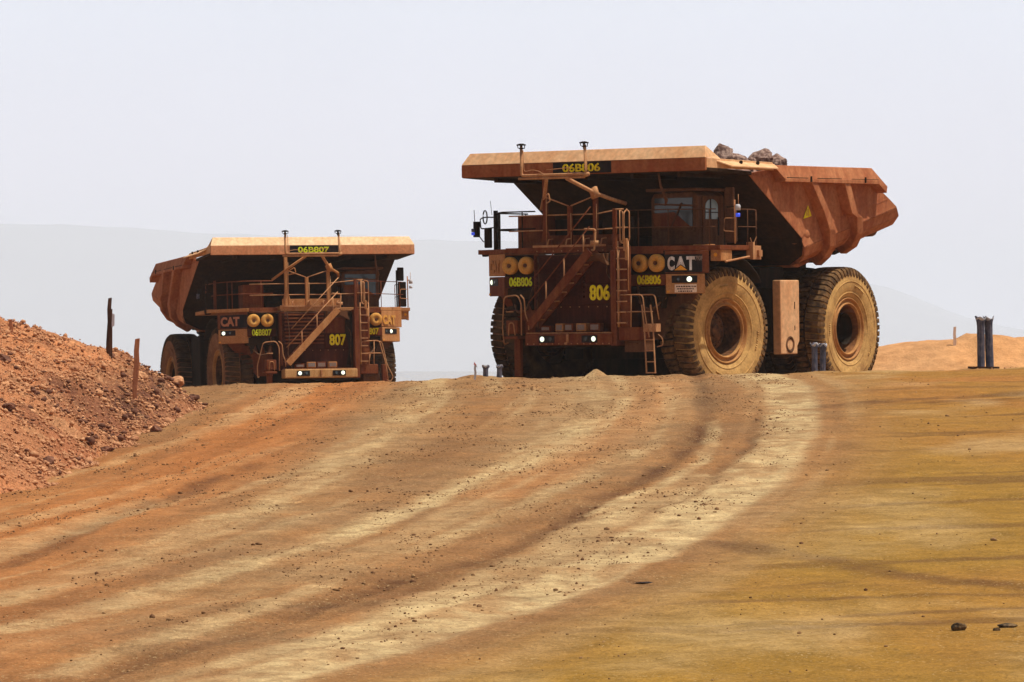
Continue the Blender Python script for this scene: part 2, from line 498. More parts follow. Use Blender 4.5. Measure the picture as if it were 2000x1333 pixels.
# pale clod of earth standing on the crest, and loose lumps
cl = np.hypot((xn - 2.16) / .30, (dn - 119.2) / .8)
Zz[near] += .25 * np.clip(1 - cl, 0, 1) ** .8 * .9
cl = np.hypot((xn + .95) / 1.8, (dn - 121) / 2.0)
Zz[near] += .16 * np.clip(1 - cl, 0, 1) * (.6 + .8 * fbm(xn * 3, dn * 3, 2, 4))
# far hills in the haze
far = Dd > 400
xf, df = X[far], Dd[far]
az = xf / df
bench = (-.0040 + (fbm(az * 90, df * .004, 3, 12) - .5) * .0010) * 1600
zb = -16 - (np.minimum(df, 2600) - 400) * .004
Zf = zb - 45 * sstep(450, 900, df)
Zz[far] = Zf

def grid_object(name, gx_, gd_, Zv, mat, attr=None):
    ny, nx = Zv.shape
    XX, YY = np.meshgrid(gx_, gd_)
    co = np.stack([XX, YY, Zv], -1).reshape(-1, 3).astype(np.float32)
    i = np.arange(ny * nx).reshape(ny, nx)
    q = np.stack([i[:-1, :-1], i[:-1, 1:], i[1:, 1:], i[1:, :-1]], -1).reshape(-1, 4)
    me = bpy.data.meshes.new(name)
    me.vertices.add(len(co)); me.vertices.foreach_set('co', co.ravel())
    me.loops.add(q.size); me.loops.foreach_set('vertex_index', q.ravel().astype(np.int32))
    me.polygons.add(len(q)); me.polygons.foreach_set('loop_start', np.arange(0, q.size, 4, dtype=np.int32))
    me.polygons.foreach_set('use_smooth', np.ones(len(q), dtype=bool))
    me.update()
    if attr is not None:
        at = me.attributes.new('soil', 'FLOAT_COLOR', 'POINT')
        at.data.foreach_set('color', attr.reshape(-1, 4).astype(np.float32).ravel())
    me.materials.append(mat)
    o = bpy.data.objects.new(name, me); COL.objects.link(o)
    return o

def soil_material(name, base, lightc, darkc, redc, rightc, bump=.6, chip=1.0):
    m, t, b = new_mat(name)
    L = t.links.new
    at = t.nodes.new('ShaderNodeAttribute'); at.attribute_name = 'soil'
    sp = t.nodes.new('ShaderNodeSeparateColor'); L(at.outputs['Color'], sp.inputs[0])
    tc = t.nodes.new('ShaderNodeTexCoord')
    def noise(s, d=5, r=.6):
        n = t.nodes.new('ShaderNodeTexNoise'); n.inputs['Scale'].default_value = s; n.inputs['Detail'].default_value = d; n.inputs['Roughness'].default_value = r
        L(tc.outputs['Object'], n.inputs['Vector']); return n
    def mixc(f, a, bcol):
        n = t.nodes.new('ShaderNodeMix'); n.data_type = 'RGBA'
        if hasattr(f, 'links'): L(f, n.inputs['Factor'])
        else: n.inputs['Factor'].default_value = f
        for k, v in (('A', a), ('B', bcol)):
            if isinstance(v, tuple): n.inputs[k].default_value = (*v, 1)
            else: L(v, n.inputs[k])
        return n.outputs['Result']
    def rng(s, a, b_, c=0., d=1.):
        n = t.nodes.new('ShaderNodeMapRange'); n.inputs['From Min'].default_value = a; n.inputs['From Max'].default_value = b_
        n.inputs['To Min'].default_value = c; n.inputs['To Max'].default_value = d; L(s, n.inputs[0]); return n.outputs[0]
    def mul(a, b_):
        n = t.nodes.new('ShaderNodeMath'); n.operation = 'MULTIPLY'; L(a, n.inputs[0]); L(b_, n.inputs[1]); return n.outputs[0]
    big = noise(.35, 4); mid = noise(2.2, 6, .65); fine = noise(16, 4, .7)
    c = mixc(rng(big.outputs[0], .35, .65), base, tuple(v * k for v, k in zip(base, (1.22, 1.10, .95))))
    c = mixc(at.outputs['Alpha'], c, rightc)
    c = mixc(sp.outputs[2], c, redc)
    c = mixc(mul(sp.outputs[1], rng(mid.outputs[0], .3, .55, .35, 1.)), c, darkc)
    c = mixc(mul(sp.outputs[0], rng(mid.outputs[0], .28, .58, .45, 1.)), c, lightc)
    vs = t.nodes.new('ShaderNodeVectorMath'); vs.operation = 'SCALE'
    L(c, vs.inputs[0]); mm = noise(.9, 5, .7); L(mul(rng(mid.outputs[0], .25, .75, .74, 1.24), rng(mm.outputs[0], .3, .7, .84, 1.16)), vs.inputs['Scale'])
    spk = noise(34, 2, .5); spm = noise(1.1, 4, .7)
    sm = mul(rng(spk.outputs[0], .60, .66), rng(spm.outputs[0], .45, .62, .0, .75 * min(1, chip)))
    c2 = mixc(sm, vs.outputs[0], darkc)
    spk2 = noise(27, 2, .5)
    c2 = mixc(mul(rng(spk2.outputs[0], .62, .68), rng(spm.outputs[0], .40, .60, .7 * min(1, chip), .1)), c2, lightc)
    vs2 = t.nodes.new('ShaderNodeVectorMath'); vs2.operation = 'SCALE'
    L(c2, vs2.inputs[0]); L(rng(fine.outputs[0], .3, .7, 1 - .25 * chip, 1 + .25 * chip), vs2.inputs['Scale'])
    L(vs2.outputs[0], b.inputs['Base Color'])
    b.inputs['Roughness'].default_value = .97
    b.inputs['Specular IOR Level'].default_value = .1
    bp = t.nodes.new('ShaderNodeBump'); bp.inputs['Strength'].default_value = bump; bp.inputs['Distance'].default_value = .05
    bp2 = t.nodes.new('ShaderNodeBump'); bp2.inputs['Strength'].default_value = bump; bp2.inputs['Distance'].default_value = .18
    L(mid.outputs[0], bp2.inputs['Height']); L(fine.outputs[0], bp.inputs['Height'])
    L(bp2.outputs[0], bp.inputs['Normal']); L(bp.outputs[0], b.inputs['Normal'])
    return m

# the ochre verge turns olive towards its near end and redder near the crest
red = np.maximum(red, np.clip((-xn - 3.6 + wob) / 2.6, 0, 1) * (1 - sstep(84, 96, dn)) * .65)
red = np.maximum(red, right * sstep(66, 104, dn) * (.30 + .45 * sstep(.35, .6, fbm(xn * .22, dn * .12, 3, 77))))
attr = np.zeros(X.shape + (4,)); attr[..., 3] = 0
a4 = np.stack([np.clip(light, 0, 1), np.clip(dark, 0, 1), np.clip(red, 0, 1), np.clip(right, 0, 1)], -1)
attr[near] = a4 * edge[..., None]
attr[far] = np.array([0, .75, .15, 0])
MSOIL = soil_material('haul_road_soil', (.250, .136, .060), (.50, .365, .185), (.085, .036, .017), (.37, .140, .042), (.275, .150, .027))
gr = grid_object('ground', gx, gd, Zz, MSOIL, attr)
tag(gr, kind='structure')
hx = np.linspace(-15000, 15000, 460); hd = np.concatenate([np.linspace(600, 2600, 24), np.linspace(2700, 14000, 100), np.linspace(14300, 21000, 14)])
HX, HD = np.meshgrid(hx, hd)
az = HX / HD
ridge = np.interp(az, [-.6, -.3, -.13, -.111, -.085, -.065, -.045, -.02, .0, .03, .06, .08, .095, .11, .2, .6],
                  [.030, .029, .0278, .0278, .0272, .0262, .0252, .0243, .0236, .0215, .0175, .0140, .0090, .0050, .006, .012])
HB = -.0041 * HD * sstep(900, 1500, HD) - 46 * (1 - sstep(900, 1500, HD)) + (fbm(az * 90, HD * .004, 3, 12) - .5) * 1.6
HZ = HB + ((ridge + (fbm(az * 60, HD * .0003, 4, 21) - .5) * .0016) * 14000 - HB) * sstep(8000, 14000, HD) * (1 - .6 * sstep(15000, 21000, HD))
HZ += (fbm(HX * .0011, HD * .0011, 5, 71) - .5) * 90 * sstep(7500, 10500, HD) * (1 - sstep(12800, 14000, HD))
ha = np.zeros(HX.shape + (4,))
MHILL = soil_material('hazy_hill_soil', (.34, .37, .43), (.41, .43, .49), (.08, .09, .08), (.25, .17, .13), (.2, .2, .2), .0, .2)  # pale bluish base colour carries part of the distance haze
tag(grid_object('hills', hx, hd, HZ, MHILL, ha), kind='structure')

# ------------------------------------------------------------------ rubble windrow on the left
FOOT = catmull([(-12.5, 48), (-10.2, 60), (-8.2, 73), (-7.6, 85), (-7.2, 95), (-7.05, 101), (-7.4, 105), (-8.6, 108), (-11.5, 110), (-16, 111)], 8)
def berm_h(x, d):
    ds, sg = dist(x, d, FOOT)
    ins = -ds * sg            # inside lies to the left of travel
    ins = ins + (fbm(x * .7, d * .5, 3, 14) - .5) * .9
    h = np.where(ins > 0, ins * .66, 0)
    cap = 2.35 + (fbm(x * .5, d * .25, 3, 41) - .5) * .55
    h = cap * (1 - np.exp(-(h / cap) ** 1.0 * 1.15)) * 1.12
    h = h * (1 - sstep(6.5, 10, ins))
    lump = (fbm(x * 2.2, d * 2.2, 4, 51) - .5) * .42 + (fbm(x * 7, d * 7, 3, 52) - .5) * .16
    return h + lump * sstep(.0, .8, ins) , ins
bx = np.arange(-19, -6.0, .075); bd = np.arange(58, 112, .085)
BX, BD = np.meshgrid(bx, bd)
bh, bins = berm_h(BX, BD)
zb_ = zground(BX, BD)
BZ = np.where(bins > -.3, zb_ + bh - .02 + np.minimum(bins, 0) * .5, zb_ - .25)
ba = np.zeros(BX.shape + (4,))
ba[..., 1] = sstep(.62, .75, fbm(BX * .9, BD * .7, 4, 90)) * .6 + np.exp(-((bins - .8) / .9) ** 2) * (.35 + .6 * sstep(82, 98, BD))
ba[..., 0] = sstep(.55, .8, fbm(BX * 2.5, BD * 2.0, 3, 91)) * .35
ba[..., 2] = sstep(.4, .7, fbm(BX * .4, BD * .3, 3, 92)) * .8
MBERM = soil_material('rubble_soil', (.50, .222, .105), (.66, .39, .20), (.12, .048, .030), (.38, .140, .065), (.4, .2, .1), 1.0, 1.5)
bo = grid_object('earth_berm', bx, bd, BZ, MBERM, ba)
tag(bo, 'steep windrow of loose red rubble along the left side of the haul road', kind='structure')
def bz(x, d):
    h, i = berm_h(np.array([float(x)]), np.array([float(d)]))
    return zg(x, d) + (float(h[0]) if i[0] > 0 else 0)

# low sandy bank behind the trucks on the right
rx = np.arange(4, 46, .22); rd = np.arange(142, 166, .3)
RX, RD = np.meshgrid(rx, rd)
prof = np.interp(RX, [4, 8, 10.5, 11.8, 13, 14, 14.9, 15.15, 15.9, 16.5, 18.5, 46], [0, .25, 1.2, 1.50, 1.70, 1.80, 1.84, 2.04, 2.00, 1.86, 2.16, 3.2])
shape = np.clip(1 - np.abs(RD - 152) / 7.0, 0, 1)
shape = np.minimum(shape * 1.6, 1)
RZ = -1.42 + prof * shape + (fbm(RX * .6, RD * .6, 4, 61) - .5) * .22 * shape + (fbm(RX * 2.6, RD * 2.6, 3, 62) - .5) * .10 * shape
RZ = np.where(shape <= 0, zground(RX, RD) - .3, RZ)
ra = np.zeros(RX.shape + (4,)); ra[..., 0] = .35; ra[..., 2] = .25 * fbm(RX * .3, RD * .3, 2, 63)
MSAND = soil_material('sandy_bank_soil', (.46, .235, .10), (.54, .32, .15), (.3, .14, .07), (.52, .24, .11), (.4, .2, .1), .5, .6)
ro = grid_object('sand_bank', rx, rd, RZ, MSAND, ra)
tag(ro, 'low pale orange bank of graded sand beyond the haul road on the right', kind='structure')

# ------------------------------------------------------------------ loose stones
def rock_proto(seed, sub=1):
    import bmesh
    rnd = random.Random(seed)
    bm = bmesh.new(); bmesh.ops.create_icosphere(bm, subdivisions=sub, radius=1.0)
    ax = [rnd.uniform(.65, 1.3) for _ in range(3)]
    planes = [(Vector((rnd.gauss(0, 1), rnd.gauss(0, 1), rnd.gauss(0, 1))).normalized(), rnd.uniform(.5, .85)) for _ in range(6)]
    for v in bm.verts:
        p = v.co * (1 + rnd.uniform(-.12, .12))
        for n, d in planes:
            k = p.dot(n) - d
            if k > 0: p = p - n * k
        v.co = Vector((p.x * ax[0], p.y * ax[1], p.z * ax[2] * .8))
    v = np.array([x.co[:] for x in bm.verts]); f = np.array([[q.index for q in x.verts] for x in bm.faces])
    bm.free()
    return v, f
PR = [rock_proto(k) for k in range(10)]

def scatter(name, pts, sizes, mat, seed):
    rs = np.random.RandomState(seed)
    V = []; Fc = []; n = 0
    for (p, s) in zip(pts, sizes):
        v, f = PR[rs.randint(len(PR))]
        a = rs.uniform(0, 6.28); c_, s_ = math.cos(a), math.sin(a)
        q = v * s
        q = np.stack([q[:, 0] * c_ - q[:, 1] * s_, q[:, 0] * s_ + q[:, 1] * c_, q[:, 2]], -1) + np.array(p)
        V.append(q); Fc.append(f + n); n += len(v)
    V = np.concatenate(V).astype(np.float32); Fc = np.concatenate(Fc).astype(np.int32)
    me = bpy.data.meshes.new(name)
    me.vertices.add(len(V)); me.vertices.foreach_set('co', V.ravel())
    me.loops.add(Fc.size); me.loops.foreach_set('vertex_index', Fc.ravel())
    me.polygons.add(len(Fc)); me.polygons.foreach_set('loop_start', np.arange(0, Fc.size, 3, dtype=np.int32))
    me.update(); me.materials.append(mat)
    o = bpy.data.objects.new(name, me); COL.objects.link(o)
    return o

MPEB = dusty('road_stone', (.13, .060, .030), (.40, .24, .11), .42, .95, 3.5, .3, False, spread=.18)
MRUB = dusty('rubble_stone', (.33, .135, .068), (.66, .36, .185), .5, .95, 2.5, .4, False, spread=.3)
rs = np.random.RandomState(3)
MDRUB = dusty('dark_rubble_stone', (.10, .045, .03), (.26, .12, .075), .45, .95, 3.0, .4, False)
N = 78000
px = rs.uniform(-9, 10, N); pd = 44 + (122 - 44) * rs.uniform(0, 1, N) ** .8
dens = fbm(px * 1.6, pd * .5, 4, 101)
outer = np.interp(pd, [q[1] for q in TR['lightA'][::-1]], [q[0] for q in TR['lightA'][::-1]]) + .3
keep = (rs.uniform(0, 1, N) < sstep(.42, .68, dens) * np.where(px < outer, 1.0, .10)) & (np.abs(px / pd) < .125)
dq, sq = dist(px, pd, FOOT)
keep &= (-dq * sq) < .1
px, pd = px[keep], pd[keep]
sz = np.minimum(.006 + rs.exponential(.0055, len(px)), .05)
# height actually built: sample the displaced grid
def zgrid(x, d):
    ix = np.clip(np.searchsorted(gx, x) - 1, 0, len(gx) - 2); iy = np.clip(np.searchsorted(gd, d) - 1, 0, len(gd) - 2)
    fx = (x - gx[ix]) / (gx[ix + 1] - gx[ix]); fy = (d - gd[iy]) / (gd[iy + 1] - gd[iy])
    return (Zz[iy, ix] * (1 - fx) + Zz[iy, ix + 1] * fx) * (1 - fy) + (Zz[iy + 1, ix] * (1 - fx) + Zz[iy + 1, ix + 1] * fx) * fy
pz = zgrid(px, pd) + sz * .2
tag(scatter('loose_gravel', np.stack([px, pd, pz], -1), sz, MPEB, 4), kind='stuff')
# rubble on the windrow
N = 95000
qx = rs.uniform(-15, -6.2, N); qd = rs.uniform(60, 110, N)
hh_, ii_ = berm_h(qx, qd)
k = (ii_ > -.15) & (np.abs(qx / qd) < .13) & (rs.uniform(0, 1, N) < .25 + .75 * sstep(.35, .6, fbm(qx * 1.2, qd * 1.2, 3, 5)))
qx, qd, hh_, ii_ = qx[k], qd[k], hh_[k], ii_[k]
s2 = np.minimum(.011 + rs.exponential(.011, len(qx)) + (rs.uniform(0, 1, len(qx)) < .010) * rs.exponential(.04, len(qx)), .13)
qz = zground(qx, qd) + np.where(ii_ > 0, hh_, 0) + s2 * .15
tag(scatter('berm_rubble', np.stack([qx, qd, qz], -1), s2, MRUB, 6), kind='stuff')
# fewer, darker lumps among them at the windrow's foot
k = (ii_ > .1) & (ii_ < 1.6) & (qd > 84) & (rs.uniform(0, 1, len(qx)) < .05)
k2 = (rs.uniform(0, 1, len(qx)) < .008)
k = k | k2
s3 = np.minimum(.02 + rs.exponential(.02, k.sum()), .09)
tag(scatter('dark_rubble', np.stack([qx[k] + .05, qd[k] - .1, qz[k] + .03], -1), s3, MDRUB, 8), kind='stuff')

def single_rock(name, loc, s, mat, seed, label, cat, group=None, sc3=(1, 1, 1), rot=(0, 0, 0)):
    import bmesh
    rnd = random.Random(seed)
    bm = bmesh.new(); bmesh.ops.create_icosphere(bm, subdivisions=4, radius=1.0)
    planes = [(Vector((rnd.gauss(0, 1), rnd.gauss(0, 1), rnd.gauss(0, 1))).normalized(), rnd.uniform(.55, .88)) for _ in range(10)]
    from mathutils import noise as mn
    off = Vector((rnd.uniform(0, 50), rnd.uniform(0, 50), rnd.uniform(0, 50)))
    for v in bm.verts:
        p = v.co.copy()
        for n, d in planes:
            kk = p.dot(n) - d
            if kk > 0: p = p - n * kk * .92
        p = p * (1 + .16 * mn.fractal(p * 1.7 + off, 1.0, 2.0, 5))
        v.co = Vector((p.x * sc3[0], p.y * sc3[1], p.z * sc3[2])) * s
    me = bpy.data.meshes.new(name); bm.to_mesh(me); bm.free(); me.materials.append(mat)
    o = bpy.data.objects.new(name, me); COL.objects.link(o); o.location = loc; o.rotation_euler = rot
    tag(o, label, cat, group)
    return o
MSTN = dusty('dark_stone', (.05, .04, .03), (.24, .15, .07), .35, .95, 6, .4, False)
def zr(x, d): return float(zgrid(np.array([x]), np.array([d]))[0])
single_rock('stone', (4.82, 49.7, zr(4.82, 49.7) + .03), .075, MSTN, 1, 'dark angular stone lying alone on the ochre road surface', 'stone', 'stones on the road', (1.1, .9, .75))
single_rock('stone', (5.37, 49.9, zr(5.37, 49.9) + .01), .10, MSTN, 2, 'flat dark stone at the right edge of the picture', 'stone', 'stones on the road', (1.25, .8, .35))
single_rock('stone', (5.22, 49.6, zr(5.22, 49.6) + .01), .04, MSTN, 3, 'small chip beside the flat dark stone near the right edge', 'stone', 'stones on the road', (1.1, .8, .5))
single_rock('scrap', (1.62, 56.3, zr(1.62, 56.3) + .008), .10, M['black'], 4, 'flattened black scrap of rubber on the pale wheel track', 'scrap', None, (1.1, .7, .12))
# larger blocks on the windrow
blk = [(-8.02, 99.2, .17, 'pale block standing on the windrow skyline between the two stakes'),
       (-7.55, 103.2, .20, 'rounded pink block near the far tip of the windrow'),
       (-7.1, 102.6, .14, 'low dark block at the far tip of the windrow'),
       (-10.0, 90.5, .17, 'dark block bedded high in the left edge of the windrow'),
       (-9.0, 82.5, .12, 'small dark block half way up the windrow at its left'),
       (-7.15, 92.6, .13, 'dark block just below the front stake at the windrow foot'),
       (-7.55, 86.0, .11, 'dark fragment at the foot of the windrow above the road edge'),
       (-8.0, 79.5, .12, 'blackish block low on the windrow near the road edge')]
for i, (x_, d_, s_, lb) in enumerate(blk):
    single_rock('rubble_block', (x_, d_, bz(x_, d_) + s_ * .35), s_, MRUB if i < 2 else MDRUB, 20 + i, lb, 'rock', 'larger blocks on the windrow', (1.2, 1, .8), (0, 0, i))

# ------------------------------------------------------------------ stakes and sleeves
def stake(name, x, d, zb0, zt, wd, mat, label, lean=0.0, dep=None, group='survey stakes along the road'):
    g = MB()
    dep = dep or wd * .6
    n = 6; h = zt - zb0 + .25
    pts = []
    for i in range(n + 1):
        t = i / n
        cxx = lean * t + .012 * math.sin(i * 2.1); ww = wd * (1 - .08 * math.sin(i * 1.3)) / 2
        pts.append([(cxx - ww, -dep / 2, -.25 + h * t), (cxx + ww, -dep / 2, -.25 + h * t + (.02 if i == n else 0)), (cxx + ww, dep / 2, -.25 + h * t), (cxx - ww, dep / 2, -.25 + h * t)])
    vs = [q for r_ in pts for q in r_]; fs = [(3, 2, 1, 0), tuple(range(4 * n, 4 * n + 4))]
    for i in range(n):
        for k_ in range(4):
            fs.append((4 * i + k_, 4 * i + (k_ + 1) % 4, 4 * i + 4 + (k_ + 1) % 4, 4 * i + 4 + k_))
    g.add(vs, fs)
    o = g.build(name, mat, bevel=.004)
    o.location = (x, d, zb0)
    return tag(o, label, 'stake', group)
stake('wooden_stake', -7.84, 95.6, bz(-7.84, 95.6), .29, .105, M['wood'], 'orange-brown timber stake standing on the face of the windrow', .07)
s1 = stake('wooden_stake', -8.80, 100.3, bz(-8.80, 100.3), 1.19, .085, M['woodd'], 'tall dark split stake with a pale tag on the windrow skyline', .05)
g = MB(); g.box(.03, .10, -.035, .03, -.25, 1.02); g.build('split_side', M['woodd'], s1).location = (0, 0, 0)
g = MB(); g.prism([(.09, -.05, .62), (.15, -.05, .66), (.155, -.05, .90), (.10, -.05, .92)], (0, .012, 0)); g.build('tag', M['plasticl'], s1, label='pale plastic tag')
stake('wooden_stub', -10.72, 98.6, bz(-10.72, 98.6), bz(-10.72, 98.6) + .26, .075, M['wood'], 'short broken stub of a stake on top of the windrow', .0)
stake('dusty_post', 14.3, 149.0, -.3, .84, .09, M['notice'], 'thin dust-covered post standing in front of the pale bank', .02)
s2_ = stake('white_stake', -.97, 119.6, zr(-.97, 119.6), -.30, .055, M['plasticl'], 'slim white stake with pink tape at the top, on the crest between the trucks', .02)
g = MB(); g.prism([(-.03, -.03, .40), (.05, -.03, .36), (.075, -.03, .31), (.0, -.03, .46)], (0, .05, 0)); g.build('tape', M['pink'], s2_, label='pink flagging tape')

def sleeve(x, d, zb0, h, r, lean, label, seed, group):
    rnd = random.Random(seed)
    t_ = empty('plastic_sleeve', (x, d, zb0))
    tag(t_, label, 'sleeve post', group)
    g = MB(); n = 20; rows = 12; vs = []; fs = []
    for i in range(rows + 1):
        t = i / rows
        for k_ in range(n):
            a = 2 * math.pi * k_ / n
            fl = 1 + .55 * max(0, (t - .90) / .10) * (abs(math.cos(a)) if seed % 2 else .8)
            rr = r * fl * (1 + .06 * math.sin(3 * a + seed + t * 4) + .04 * rnd.uniform(-1, 1))
            zz = -.12 + (h + .12) * t
            if i == rows: zz += .05 * r / .07 * math.sin(a * 2 + seed) - .02
            vs.append((lean * t + rr * math.cos(a), rr * math.sin(a) * .8, zz))
    for i in range(rows):
        for k_ in range(n):
            fs.append((i * n + k_, i * n + (k_ + 1) % n, (i + 1) * n + (k_ + 1) % n, (i + 1) * n + k_))
    g.add(vs, fs)
    b_ = g.build('sleeve', M['plastic'], t_, smooth=True, solid=.006)
    g = MB(); vs = []; fs = []
    for i in range(3):
        for k_ in range(n):
            a = 2 * math.pi * k_ / n
            rr = r * (1.02 + .28 * i) * .92
            vs.append((lean * (.93 + .04 * i) + rr * math.cos(a), rr * math.sin(a) * .8 - .004, h * (.93 + .035 * i) + .03 * math.sin(a * 3 + seed) * (i > 0)))
    for i in range(2):
        for k_ in range(n):
            fs.append((i * n + k_, i * n + (k_ + 1) % n, (i + 1) * n + (k_ + 1) % n, (i + 1) * n + k_))
    g.add(vs, fs); g.build('torn_rim', M['plasticl'], t_, smooth=True, solid=.004)
    return t_
GS = 'black plastic sleeves standing along the crest'
z_ = zr(12.2, 119.2)
bb = MB(); bb.prism([(11.85, 119.5, z_ + .02), (12.62, 119.3, z_ + .015), (12.66, 119.9, z_ + .015), (11.88, 120.1, z_ + .02)], (0, 0, .05))
tag(bb.build('timber_board', M['woodd']), 'dark board lying flat under the pair of tall sleeves at the right', 'board')
sleeve(12.18, 119.7, z_ + .07, 1.27, .095, .0, 'tall black plastic sleeve, left one of the pair on the board at right', 1, GS)
sleeve(12.42, 119.8, z_ + .07, 1.27, .10, -.03, 'tall black plastic sleeve with torn pale top, right one of the pair on the board', 2, GS)
sleeve(-.68, 120.4, -.86, .53, .065, -.01, 'short black sleeve beside the white stake in the gap between the trucks', 3, GS)
sleeve(-.345, 120.4, -.86, .53, .065, .02, 'short black sleeve in front of the left front tyre of the big truck at right', 4, GS)
sleeve(7.97, 121.3, -.9, 1.15, .075, -.01, 'dark sleeve in front of the gap before the rear tyre, left of its pair', 5, GS)
sleeve(8.18, 121.5, -.9, 1.13, .075, .02, 'dark sleeve beside the rear tyre tread, right of its pair', 6, GS)
# a few stones round the board
for i, (dx_, s_) in enumerate(((.9, .035), (1.05, .03), (1.2, .025), (.55, .022), (.2, .02))):
    single_rock('clod', (11.85 + dx_, 119.1 + .1 * (i % 3), zr(11.85 + dx_, 119.2) + .015), s_, MRUB, 60 + i, 'small pale clod beside the board under the tall sleeves', 'clod', 'clods beside the board')

# ================================================================== haul trucks
# truck space: origin on the ground under the front axle, +X the truck's left, -Y forwards, Z up
def tyre_meshes():
    prof = [(.36, .88), (.42, .905), (.46, .95), (.50, 1.06), (.535, 1.18), (.55, 1.30), (.548, 1.42), (.53, 1.54), (.505, 1.63), (.46, 1.675), (.30, 1.695), (.0, 1.70)]
    full = prof + [(-a, r) for a, r in prof[-2::-1]]
    # raised rings on the sidewall
    ring = []
    for a, r in full:
        ring.append((a, r))
    g = MB().lathe(ring, 96)
    for (a, r) in ((.505, 1.045), (.556, 1.36)):
        g.lathe([(a - .03, r - .03), (a + .004, r - .012), (a + .004, r + .012), (a - .03, r + .03)], 96)
    for k, (dt, hh_) in enumerate([(i * .045, .03) for i in range(7)] + [(1.9 + i * .05, .025) for i in range(9)] + [(3.7 + i * .045, .03) for i in range(6)]):
        t0 = dt; c_, s_ = math.cos(t0), math.sin(t0)
        q = Vector((.548, 1.245 * s_, 1.245 * c_)); u_ = Vector((0, c_, -s_)); r_ = Vector((0, s_, c_))
        w_ = .012 + .008 * (k % 3)
        pts_ = [q - u_ * w_ - r_ * hh_, q + u_ * w_ - r_ * hh_, q + u_ * w_ + r_ * hh_, q - u_ * w_ + r_ * hh_]
        g.prism([tuple(p) for p in pts_], (.012, 0, 0))
    ty = g.mesh('tyre', M['tyre'], smooth=True)
    ty.materials.append(M['tyrein'])
    for p in ty.polygons:
        if p.center.x < -.1: p.material_index = 1
    t = MB(); n = 58
    lug = [(.04, 1.66), (.04, 1.785), (.30, 1.782), (.45, 1.765), (.525, 1.70), (.558, 1.60), (.556, 1.53), (.52, 1.50), (.42, 1.62)]
    for s in (1, -1):
        for k in range(n):
            t0 = 2 * math.pi * (k + (0 if s > 0 else .5)) / n
            vs = []
            hw = .066
            for sd in (-1, 1):
                for (a, r) in lug:
                    off = .035 * (1 - a / .5)
                    w_ = hw if r > 1.6 else hw * .8
                    th = t0 + (sd * w_ + off * 1.2) / 1.74
                    vs.append((s * a, r * math.sin(th), r * math.cos(th)))
            m = len(lug)
            fs = [tuple(range(m)), tuple(range(2 * m - 1, m - 1, -1))]
            for i in range(m):
                j = (i + 1) % m; fs.append((j, i, i + m, j + m))
            t.add(vs, fs)
    tr = t.mesh('tread', M['tread'])
    rim_f = MB().lathe([(.36, .905), (.455, .90), (.475, .88), (.455, .855), (.39, .84), (.37, .80), (.40, .765), (.455, .745), (.465, .72), (.44, .70), (.38, .69)], 72)
    rf = rim_f.mesh('rim', M['rim'], smooth=True)
    h = MB().lathe([(.38, .69), (-.28, .66), (-.28, .58), (-.10, .54), (-.06, .48), (-.06, .34), (.02, .31), (.04, .20), (.10, .18), (.12, .10), (.12, 0)], 40)  # hub and inner rim wall coloured dark to hold the recess shade
    for k in range(16):
        a = 2 * math.pi * k / 16
        h.tube([(-.08, .41 * math.cos(a), .41 * math.sin(a)), (-.02, .41 * math.cos(a), .41 * math.sin(a))], .028, 6)
    hf = h.mesh('hub', M['hub'], smooth=False)
    h = MB().lathe([(.38, .69), (-.36, .66), (-.33, .50), (-.24, .46), (-.22, .40), (-.22, .0)], 48)
    for k in range(20):
        a = 2 * math.pi * k / 20
        h.tube([(-.36, .57 * math.cos(a), .57 * math.sin(a)), (-.29, .57 * math.cos(a), .57 * math.sin(a))], .026, 6)
    h.box(-.23, -.17, -.14, .14, -.05, .05)
    hr = h.mesh('hub', M['hubr'], smooth=False)
    return ty, tr, rf, hf, hr
TY, TRD, RIM, HUBF, HUBR = tyre_meshes()
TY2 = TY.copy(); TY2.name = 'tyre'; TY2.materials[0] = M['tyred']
TRD2 = TRD.copy(); TRD2.name = 'tread'; TRD2.materials[0] = M['tyrein']

def wheel(root, x, y, side, steer=0.0, rear=False, spin=0.0, dusky=False):
    e_ = empty('wheel', (x, y, 1.76), (0, 0, (0 if side > 0 else math.pi) + steer), root)
    for me in (TY2 if dusky else TY, TRD2 if dusky else TRD, RIM, HUBR if rear else HUBF):
        o = bpy.data.objects.new(me.name.split('.')[0], me); COL.objects.link(o); o.parent = e_
        o.rotation_euler = (spin, 0, 0)
    return e_

def rounded(pts, r=.12, n=5):
    """round the corners of a polyline"""
    pts = [Vector(p) for p in pts]; o = [pts[0]]
    for i in range(1, len(pts) - 1):
        a, b, c = pts[i - 1], pts[i], pts[i + 1]
        d1 = (a - b); d2 = (c - b); rr = min(r, d1.length * .45, d2.length * .45)
        p1 = b + d1.normalized() * rr; p2 = b + d2.normalized() * rr
        for k in range(n + 1):
            t = k / n
            o.append(p1 * (1 - t) ** 2 + b * 2 * t * (1 - t) + p2 * t * t)
    o.append(pts[-1]); return o

